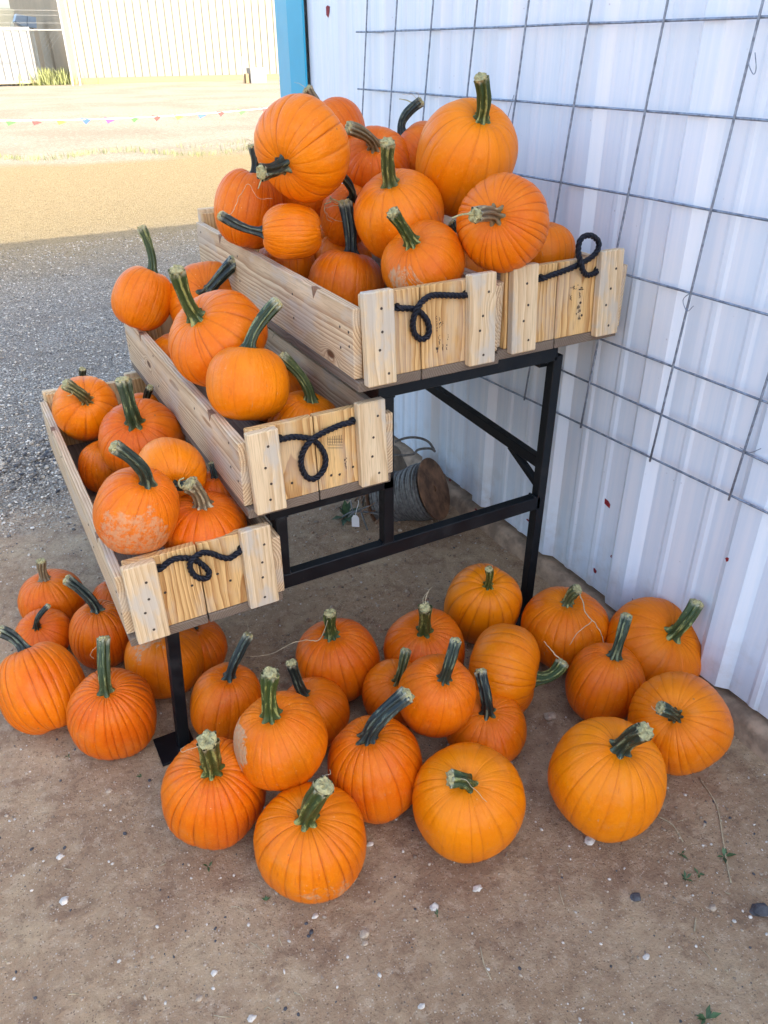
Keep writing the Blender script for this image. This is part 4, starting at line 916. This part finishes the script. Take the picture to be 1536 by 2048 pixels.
gp = [on_z(u, v) for u, v, _ in grit_px]; gi = [0, 0]
def grit_pos():
    i = gi[0]; gi[0] += 1
    if i < len(gp): return (gp[i].x, gp[i].y, ground_h(gp[i].x, gp[i].y)+.001)
    return dirt_pos()
def grit_size():
    i = gi[1]; gi[1] += 1
    if i < len(gp): return grit_px[i][2]*(gp[i]-CAM).length/FPX*.62
    return .0012+.0048*rng.random()**5
tag(scatter('fine_grit', 9000, grit_pos, grit_size, [STONE_P, STONE_T, STONE_P, STONE_D, STONE_T, ROCK]), 'fine pale grit sprinkled on the bare dirt', 'grit')
STONE_G = simple('grey_gravel_stone', (.53, .44, .335), .85, var=.45, scale=30)
STONE_G2 = simple('light_gravel_stone', (.66, .59, .49), .85, var=.3, scale=30)
STONE_K = simple('dark_gravel_stone', (.16, .14, .12), .85, var=.4, scale=30)
def grav_pos():
    while True:
        y = 1.3+6.9*rng.random()**1.6; x = rng.uniform(-1.7, .75) if y < 3 else rng.uniform(-1.9, 1.9)
        if y < 2.3 and rng.random() > ((y-1.25+.35*noise.noise(Vector((x*2.5, y*2.5, 1))))/1.0)**2: continue
        return (x, y, ground_h(x, y)+.003)
tag(scatter('gravel', 34000, grav_pos, lambda: .003+.0075*rng.random()**3, [STONE_G, STONE_G, STONE_G2, STONE_K, STONE_T, STONE_G2]), 'loose grey gravel covering the yard behind the stand', 'gravel')
def clump_pos():
    y = rng.normal(2.42, .20); x = rng.uniform(-1.6, -.45); return (x, y, ground_h(x, y)+.006+.012*max(0, noise.noise(Vector((x*7, y*7, 0)))))
tag(scatter('asphalt_crumbs', 800, clump_pos, lambda: .005+.013*rng.random()**2, [STONE_K, STONE_K, STONE_D, STONE_G]), 'dark broken asphalt crumbs at the edge of the gravel', 'gravel')
CLOD = simple('dirt_clod', (.32, .205, .13), .95, var=.4, scale=50)
def clod_pos():
    while True:
        x = rng.uniform(-.5, .93); y = rng.uniform(.05, 1.7)
        if rng.random() < .25+.75*max(0, noise.noise(Vector((x*4, y*4, 2)))+.2): return (x, y, ground_h(x, y)+.001)
tag(scatter('dirt_clods', 1800, clod_pos, lambda: .002+.010*rng.random()**4, [CLOD, CLOD, ROCK, CLOD, STONE_T]), 'crumbled dirt clods under the stand', 'dirt')
def twig(label, px, r=.0016, mat=STRAW):
    P = []
    for u, v in px:
        q = on_z(u, v); q.z = ground_h(q.x, q.y)+r+.001; P.append(q)
    tag(tube('twig', catmull(P, 6), r, mat, None, 5), label, 'twig')
twig('thin bent twig lying right of the largest yellow pumpkin', [(1315, 1633), (1345, 1650), (1366, 1683)], .0018)
twig('long thin twig with dry leaves at the right edge of the dirt', [(1398, 1555), (1432, 1610), (1446, 1680), (1455, 1735), (1462, 1765)], .0020)
twig('pale straw bit on the dirt below the tilted yellow pumpkin', [(960, 1895), (968, 1930), (982, 1962)], .0014)
twig('short straw stub on the dirt at lower right', [(1392, 1835), (1389, 1862)], .0022)
twig('dry blade of grass under the frontmost pumpkin\'s right side', [(1118, 1768), (1122, 1790), (1128, 1808)], .0011)
J = Join()
for _ in range(170):
    x = rng.uniform(-1.3, .95); y = rng.uniform(-1.3, 1.6); a = rng.uniform(0, 6.28); l = .004+.022*rng.random()**3; z = ground_h(x, y)+.0015
    J.add(*tube_data([(x-l*math.cos(a), y-l*math.sin(a), z), (x+.003*rng.normal(), y+.003*rng.normal(), z+.002), (x+l*math.cos(a), y+l*math.sin(a), z)], .0007+.0006*rng.random(), 4))
tag(J.build('straw_litter', STRAW, None, True), 'tiny scattered straw bits on the dirt', 'straw', kind='stuff')
for i, (u, v, n_, s_) in enumerate([(1448, 1712, 9, .032), (1372, 1756, 7, .024), (1398, 1748, 6, .02), (1412, 2038, 7, .036), (417, 1733, 5, .018), (532, 1800, 5, .014), (1362, 1706, 6, .02), (875, 1832, 4, .016), (136, 1513, 4, .016), (283, 1552, 4, .016)]):
    q = on_z(u, v); q.z = ground_h(q.x, q.y)
    weed(['dark weed scraps caught on the long twig at right', 'small dark weed sprig on the dirt at lower right', 'tiny weed sprig beside a small dark sprig at lower right', 'bright green weed at the bottom right edge', 'tiny green clover on the dirt left of the frontmost pumpkin', 'tiny weed at the foot of the frontmost pumpkin', 'tiny weed by the bent twig', 'tiny weed next to a white pebble below the tilted pumpkin', 'tiny weed left of the straight-stemmed ribbed pumpkin', 'tiny weed right of the straight-stemmed ribbed pumpkin'][i], q, n_, s_, 20+i)

# ------------------------------------------------------------------ the far side of the lot
CREAM = simple('cream_metal_siding', (.245, .235, .18), .5, var=.04, scale=.5)
TAN = simple('tan_metal_siding', (.50, .40, .27), .55, var=.06, scale=.5)
BROWN = simple('brown_base_trim', (.26, .18, .095), .7, var=.1)
WCONT = simple('white_corrugated_steel', (.26, .26, .25), .5, var=.04, scale=.7)
GREYB = simple('blue_grey_sheet', (.30, .36, .42), .5, var=.08, scale=1)
K = on_z(151, 169); K.z = 0
fx = Vector((math.cos(math.radians(2.0)), -math.sin(math.radians(2.0)), 0)); bk = Vector((-fx.y, fx.x, 0)); H = 14.0
wh = thing('metal_warehouse', 'tall cream metal warehouse across the sunlit lot', 'warehouse', K)
Mw = Matrix.Translation(K) @ Matrix((fx, bk, Vector((0, 0, 1)))).transposed().to_4x4()
def ribbed(name, p0, d, nrm, length, z0, z1, mat, parent, pitch=.50, depth=.05, w=.07):
    J = Join(); n = int(length/pitch); V = []
    for i in range(n):
        for s, h in ((0, 0), (pitch-w*1.6, 0), (pitch-w*1.2, depth), (pitch-w*.4, depth)):
            q = p0+d*(i*pitch+s)+nrm*h; V += [(q.x, q.y, z0), (q.x, q.y, z1)]
    q = p0+d*(n*pitch); V += [(q.x, q.y, z0), (q.x, q.y, z1)]
    J.add(V, [(2*i, 2*i+2, 2*i+3, 2*i+1) for i in range(len(V)//2-1)])
    return J.build(name, mat, parent)
ribbed('front_wall', K, fx, -bk, 44, .35, H, CREAM, wh)
ribbed('side_wall', K+bk*.02, bk, -fx, 36, .0, H, TAN, wh, .6, .05)
bar('corner_trim', K+Vector((0, 0, .0)), K+Vector((0, 0, H)), .34, .34, simple('tan_trim', (.34, .25, .14), .6), wh, fx)
bar('base_trim', K+fx*.2-bk*.04+Vector((0, 0, .17)), K+fx*44-bk*.04+Vector((0, 0, .17)), .10, .34, BROWN, wh, bk)
bar('roof', K+fx*22+bk*-.5+Vector((0, 0, H+.1)), K+fx*22+bk*36+Vector((0, 0, H+.1)), 45, .2, TAN, wh, fx, 0)
bar('rear_wall', K+bk*36+Vector((0, 0, H/2)), K+bk*36+fx*44+Vector((0, 0, H/2)), .1, H, TAN, wh, bk, 0)
bar('end_wall', K+fx*44+bk*.2+Vector((0, 0, H/2)), K+fx*44+bk*35.8+Vector((0, 0, H/2)), .1, H, TAN, wh, fx, 0)
# air conditioner
A0 = on_z(518, 166.5); A0.z = 0
ac = thing('air_conditioner', 'white air conditioning unit at the foot of the cream warehouse', 'air conditioner', A0)
def loc_box(name, parent, org, a, b, mat, bev=.02):
    a = Vector(a); b = Vector(b); c = (a+b)/2; s = b-a
    M = Matrix.Translation(org+fx*c.x+bk*c.y+Vector((0, 0, c.z))) @ Matrix((fx, bk, Vector((0, 0, 1)))).transposed().to_4x4()
    return obj_of(name, box_mesh(name, s.x, s.y, s.z, bev), mat, parent, M=M)
loc_box('casing', ac, A0, (-.52, 0, 0), (.52, .8, .86), WCONT)
for i in range(7): loc_box('grille_slat', ac, A0, (-.44+i*.13, -.03, .1), (-.38+i*.13, -.002, .74), GREYB, .005)
loc_box('conduit', ac, A0, (.58, .3, 0), (.64, .36, 1.15), TAN, .01); loc_box('conduit', ac, A0, (-.92, .3, .0), (-.84, .36, 1.5), TAN, .01)
loc_box('side_box', ac, A0, (-.82, .1, 0), (-.60, .6, .55), BROWN, .02)
# white corrugated container at the far left
Cq = on_z(80, 171.0); Cq.z = 0; CH = on_y(62, 60, Cq.y).z
ct = thing('storage_container', 'low white corrugated container at the far left of the lot', 'container', Cq)
ribbed('front_wall', Cq-fx*16.2, fx, -bk, 16.2, .30, CH, WCONT, ct, .45, .06, .10)
loc_box('end_wall', ct, Cq, (-.1, .06, .3), (.0, 3, CH), WCONT); loc_box('top_rail', ct, Cq, (-16.2, -.10, CH), (.04, .1, CH+.16), WCONT); loc_box('bottom_rail', ct, Cq, (-16.2, -.09, .12), (.04, .1, .29), simple('tan_rail', (.55, .45, .25), .7))
loc_box('roof', ct, Cq, (-16.2, .11, CH-.05), (0, 3, CH+.05), WCONT)
# pale hopper and grey duct above the container
hp = thing('pale_hopper', 'pale sloped sheet-metal hopper behind the white container', 'hopper', Cq+bk*4)
o_ = Cq+bk*4.5
q0 = [CAM+ray(u, v)*(o_-CAM).length/ray(u, v).length for u, v in ((-60, 55), (20, 54), (29, 20), (22, 17), (-60, 17))]
V = q0+[q+bk*3 for q in q0]; mesh_obj('hopper_body', V, [(0, 1, 2, 3, 4), (9, 8, 7, 6, 5)]+[(i, i+5, (i+1) % 5+5, (i+1) % 5) for i in range(5)], simple('pale_yellow_sheet', (.36, .345, .25), .5, var=.05), hp)
mesh_obj('hopper_leg', [v+bk*.4 for v in (q0[0], q0[1])]+[Vector((v.x, v.y, 0))+bk*.4 for v in (q0[1], q0[0])]+[v+bk*1 for v in (q0[0], q0[1])]+[Vector((v.x, v.y, 0))+bk*1 for v in (q0[1], q0[0])], [(0, 1, 2, 3), (7, 6, 5, 4), (0, 4, 5, 1), (1, 5, 6, 2), (3, 2, 6, 7)], TAN, hp)
dk = thing('grey_duct', 'blue-grey sheet metal duct beside the pale hopper', 'duct', Cq+bk*8)
dd = (Cq+bk*9-CAM).length
def far_pts(px, extra=0): return [CAM+ray(u, v)*(dd+extra)/ray(u, v).length for u, v in px]
for nm, px in (('duct_section', ((30, 42), (33, 27), (54, 32), (54, 54), (44, 52))), ('duct_elbow', ((55, 32), (72, 34), (74, 57), (55, 54)))):
    q = far_pts(px); n_ = len(q); V = q+[v+bk*2 for v in q]
    mesh_obj(nm, V, [tuple(range(n_)), tuple(range(2*n_-1, n_-1, -1))]+[(i, n_+i, n_+(i+1) % n_, (i+1) % n_) for i in range(n_)], GREYB, dk)
q = far_pts(((66, 57), (76, 57), (80, 90), (68, 90))); V = q[:2]+[Vector((v.x, v.y, 0)) for v in (q[1], q[0])]; V += [v+bk*1.2 for v in V]
mesh_obj('duct_stand', V, [(0, 1, 2, 3), (7, 6, 5, 4), (0, 4, 5, 1), (1, 5, 6, 2), (3, 7, 4, 0), (2, 6, 7, 3)], TAN, dk)
# chain-link fence in front of the gap
fz = thing('chain_link_fence', 'chain-link fence across the gap left of the cream warehouse', 'fence', K-bk*3.5)
F0 = on_z(146, 171.5); F0.z = 0; FH = 3.4
GAL2 = simple('pale_galvanised', (.36, .36, .34), .5, .4, var=.1)
bar('fence_post', F0, F0+Vector((0, 0, FH+1.2)), .10, .10, GAL2, fz, fx); bar('fence_post', F0+fx*.45, F0+fx*.45+Vector((0, 0, FH+.2)), .12, .12, GAL2, fz, fx)
for k_ in (1, 2): bar('fence_post', F0-fx*4.6*k_, F0-fx*4.6*k_+Vector((0, 0, FH)), .09, .09, GAL2, fz, fx)
bar('top_rail', F0-fx*12+Vector((0, 0, FH-.4)), F0+Vector((0, 0, FH-.4)), .06, .06, GAL2, fz, fx)
for z_ in (.35, .75, 1.0): bar('barbed_wire', F0-fx*12+Vector((0, 0, FH-.4+z_)), F0+Vector((0, 0, FH-.4+z_)), .012, .012, GAL2, fz, fx)
J = Join()
for i in range(70):
    for s in (1, -1):
        x0_ = -12+i*.26; 
        for seg_ in range(1):
            x1_ = x0_+s*2.9
            a_ = F0+fx*x0_; b_ = F0+fx*x1_+Vector((0, 0, FH-.45))
            if x0_ > 0 or x1_ > 0 or x1_ < -13: continue
            V, F = tube_data([a_, b_], .004, 3); J.add(V, F)
tag(J.build('mesh_wire', GAL2, fz), kind='stuff')
# grass at the fence and the strip of weeds across the lot
GR = simple('sunlit_grass', (.23, .25, .085), .7, var=.4, scale=2)
def grass(name, n, pos, h, label):
    J = Join()
    for _ in range(n):
        p = Vector(pos()); a = rng.uniform(0, 6.28); l = h*rng.uniform(.5, 1.2); w = Vector((math.cos(a), math.sin(a), 0))*l*.045
        tip = p+Vector((rng.normal(0, .25)*l, rng.normal(0, .25)*l, l)); m_ = p.lerp(tip, .5)+Vector((0, 0, l*.06))
        J.add([p-w, p+w, m_+w*.7, m_-w*.7, tip], [(0, 1, 2, 3), (3, 2, 4)])
    o = J.build(name, GR); return tag(o, label, 'grass', kind='stuff')
Gq = on_z(112, 170); Gq.z = 0
grass('tall_grass', 450, lambda: Gq+fx*rng.normal(-.2, 1.0)+bk*rng.uniform(-.5, 1.5), 0.9, 'tall yellow-green grass growing along the chain-link fence')
def weed_pos():
    u = rng.uniform(-30, 560); v = 316-.028*u+6*math.sin(u*.02)+rng.normal(0, 2.2)-(14 if rng.random() < .25 and u > 350 else 0); q = on_z(u, v); return (q.x, q.y, 0)
grass('weed_strip', 1100, weed_pos, .10, 'sparse strip of short weeds crossing the sunlit lot')
# pennant string
ps = thing('pennant_string', 'white string of small coloured plastic pennants stretched across the sunlit lot', 'bunting', on_z(280, 300))
YP = 21.0
A_, B_ = on_y(-120, 240, YP), on_y(640, 204, YP)
line = [A_.lerp(B_, t)-Vector((0, 0, .16*(1-(2*t-1)**2))) for t in np.linspace(0, 1, 30)]
tube('string', line, .013, simple('white_cord', (.8, .8, .78), .6), ps, 6)
cols = {'g': (.05, .34, .03), 'r': (.42, .03, .022), 'y': (.50, .42, .015), 'b': (.03, .09, .45), 'p': (.46, .03, .15)}
pm = {k: simple('pennant_'+n_, c, .5, var=.05) for (k, c), n_ in zip(cols.items(), ('green', 'red', 'yellow', 'blue', 'pink'))}
for u, k in ((15, 'g'), (67, 'r'), (117, 'y'), (167, 'b'), (215, 'p'), (265, 'g'), (310, 'r'), (355, 'y'), (401, 'b'), (440, 'r'), (482, 'g'), (530, 'r'), (-32, 'b'), (576, 'y')):
    best = min(line, key=lambda p: abs((lambda q: 768+FPX*q.x/-q.z)(RM.transposed() @ (p-CAM))-u))
    tt = (on_y(u, 220, YP)-A_).x/(B_-A_).x; c_ = A_.lerp(B_, tt)-Vector((0, 0, .16*(1-(2*tt-1)**2)+.02))
    d_ = (B_-A_).normalized(); sw = rnd.uniform(-.1, .25)
    V = [c_-d_*.11+Vector((0, 0, .055)), c_-d_*(.05-sw*.2)+Vector((0, -.03, -.085)), c_+d_*.13+Vector((0, -.02, -.02+sw*.15))]
    V = V[:3]+[v+Vector((0, .004, .006)) for v in V[:3]]
    mesh_obj('pennant', V, [(0, 1, 2), (5, 4, 3), (0, 3, 4, 1), (1, 4, 5, 2), (2, 5, 3, 0)], pm[k], ps)
for nm, u in (('stake', -140), ('stake', 660)):
    q = on_y(u, 222, YP); bar('stake', (q.x, q.y, 0), (q.x, q.y, q.z+.12), .05, .05, TAN, ps, (1, 0, 0))
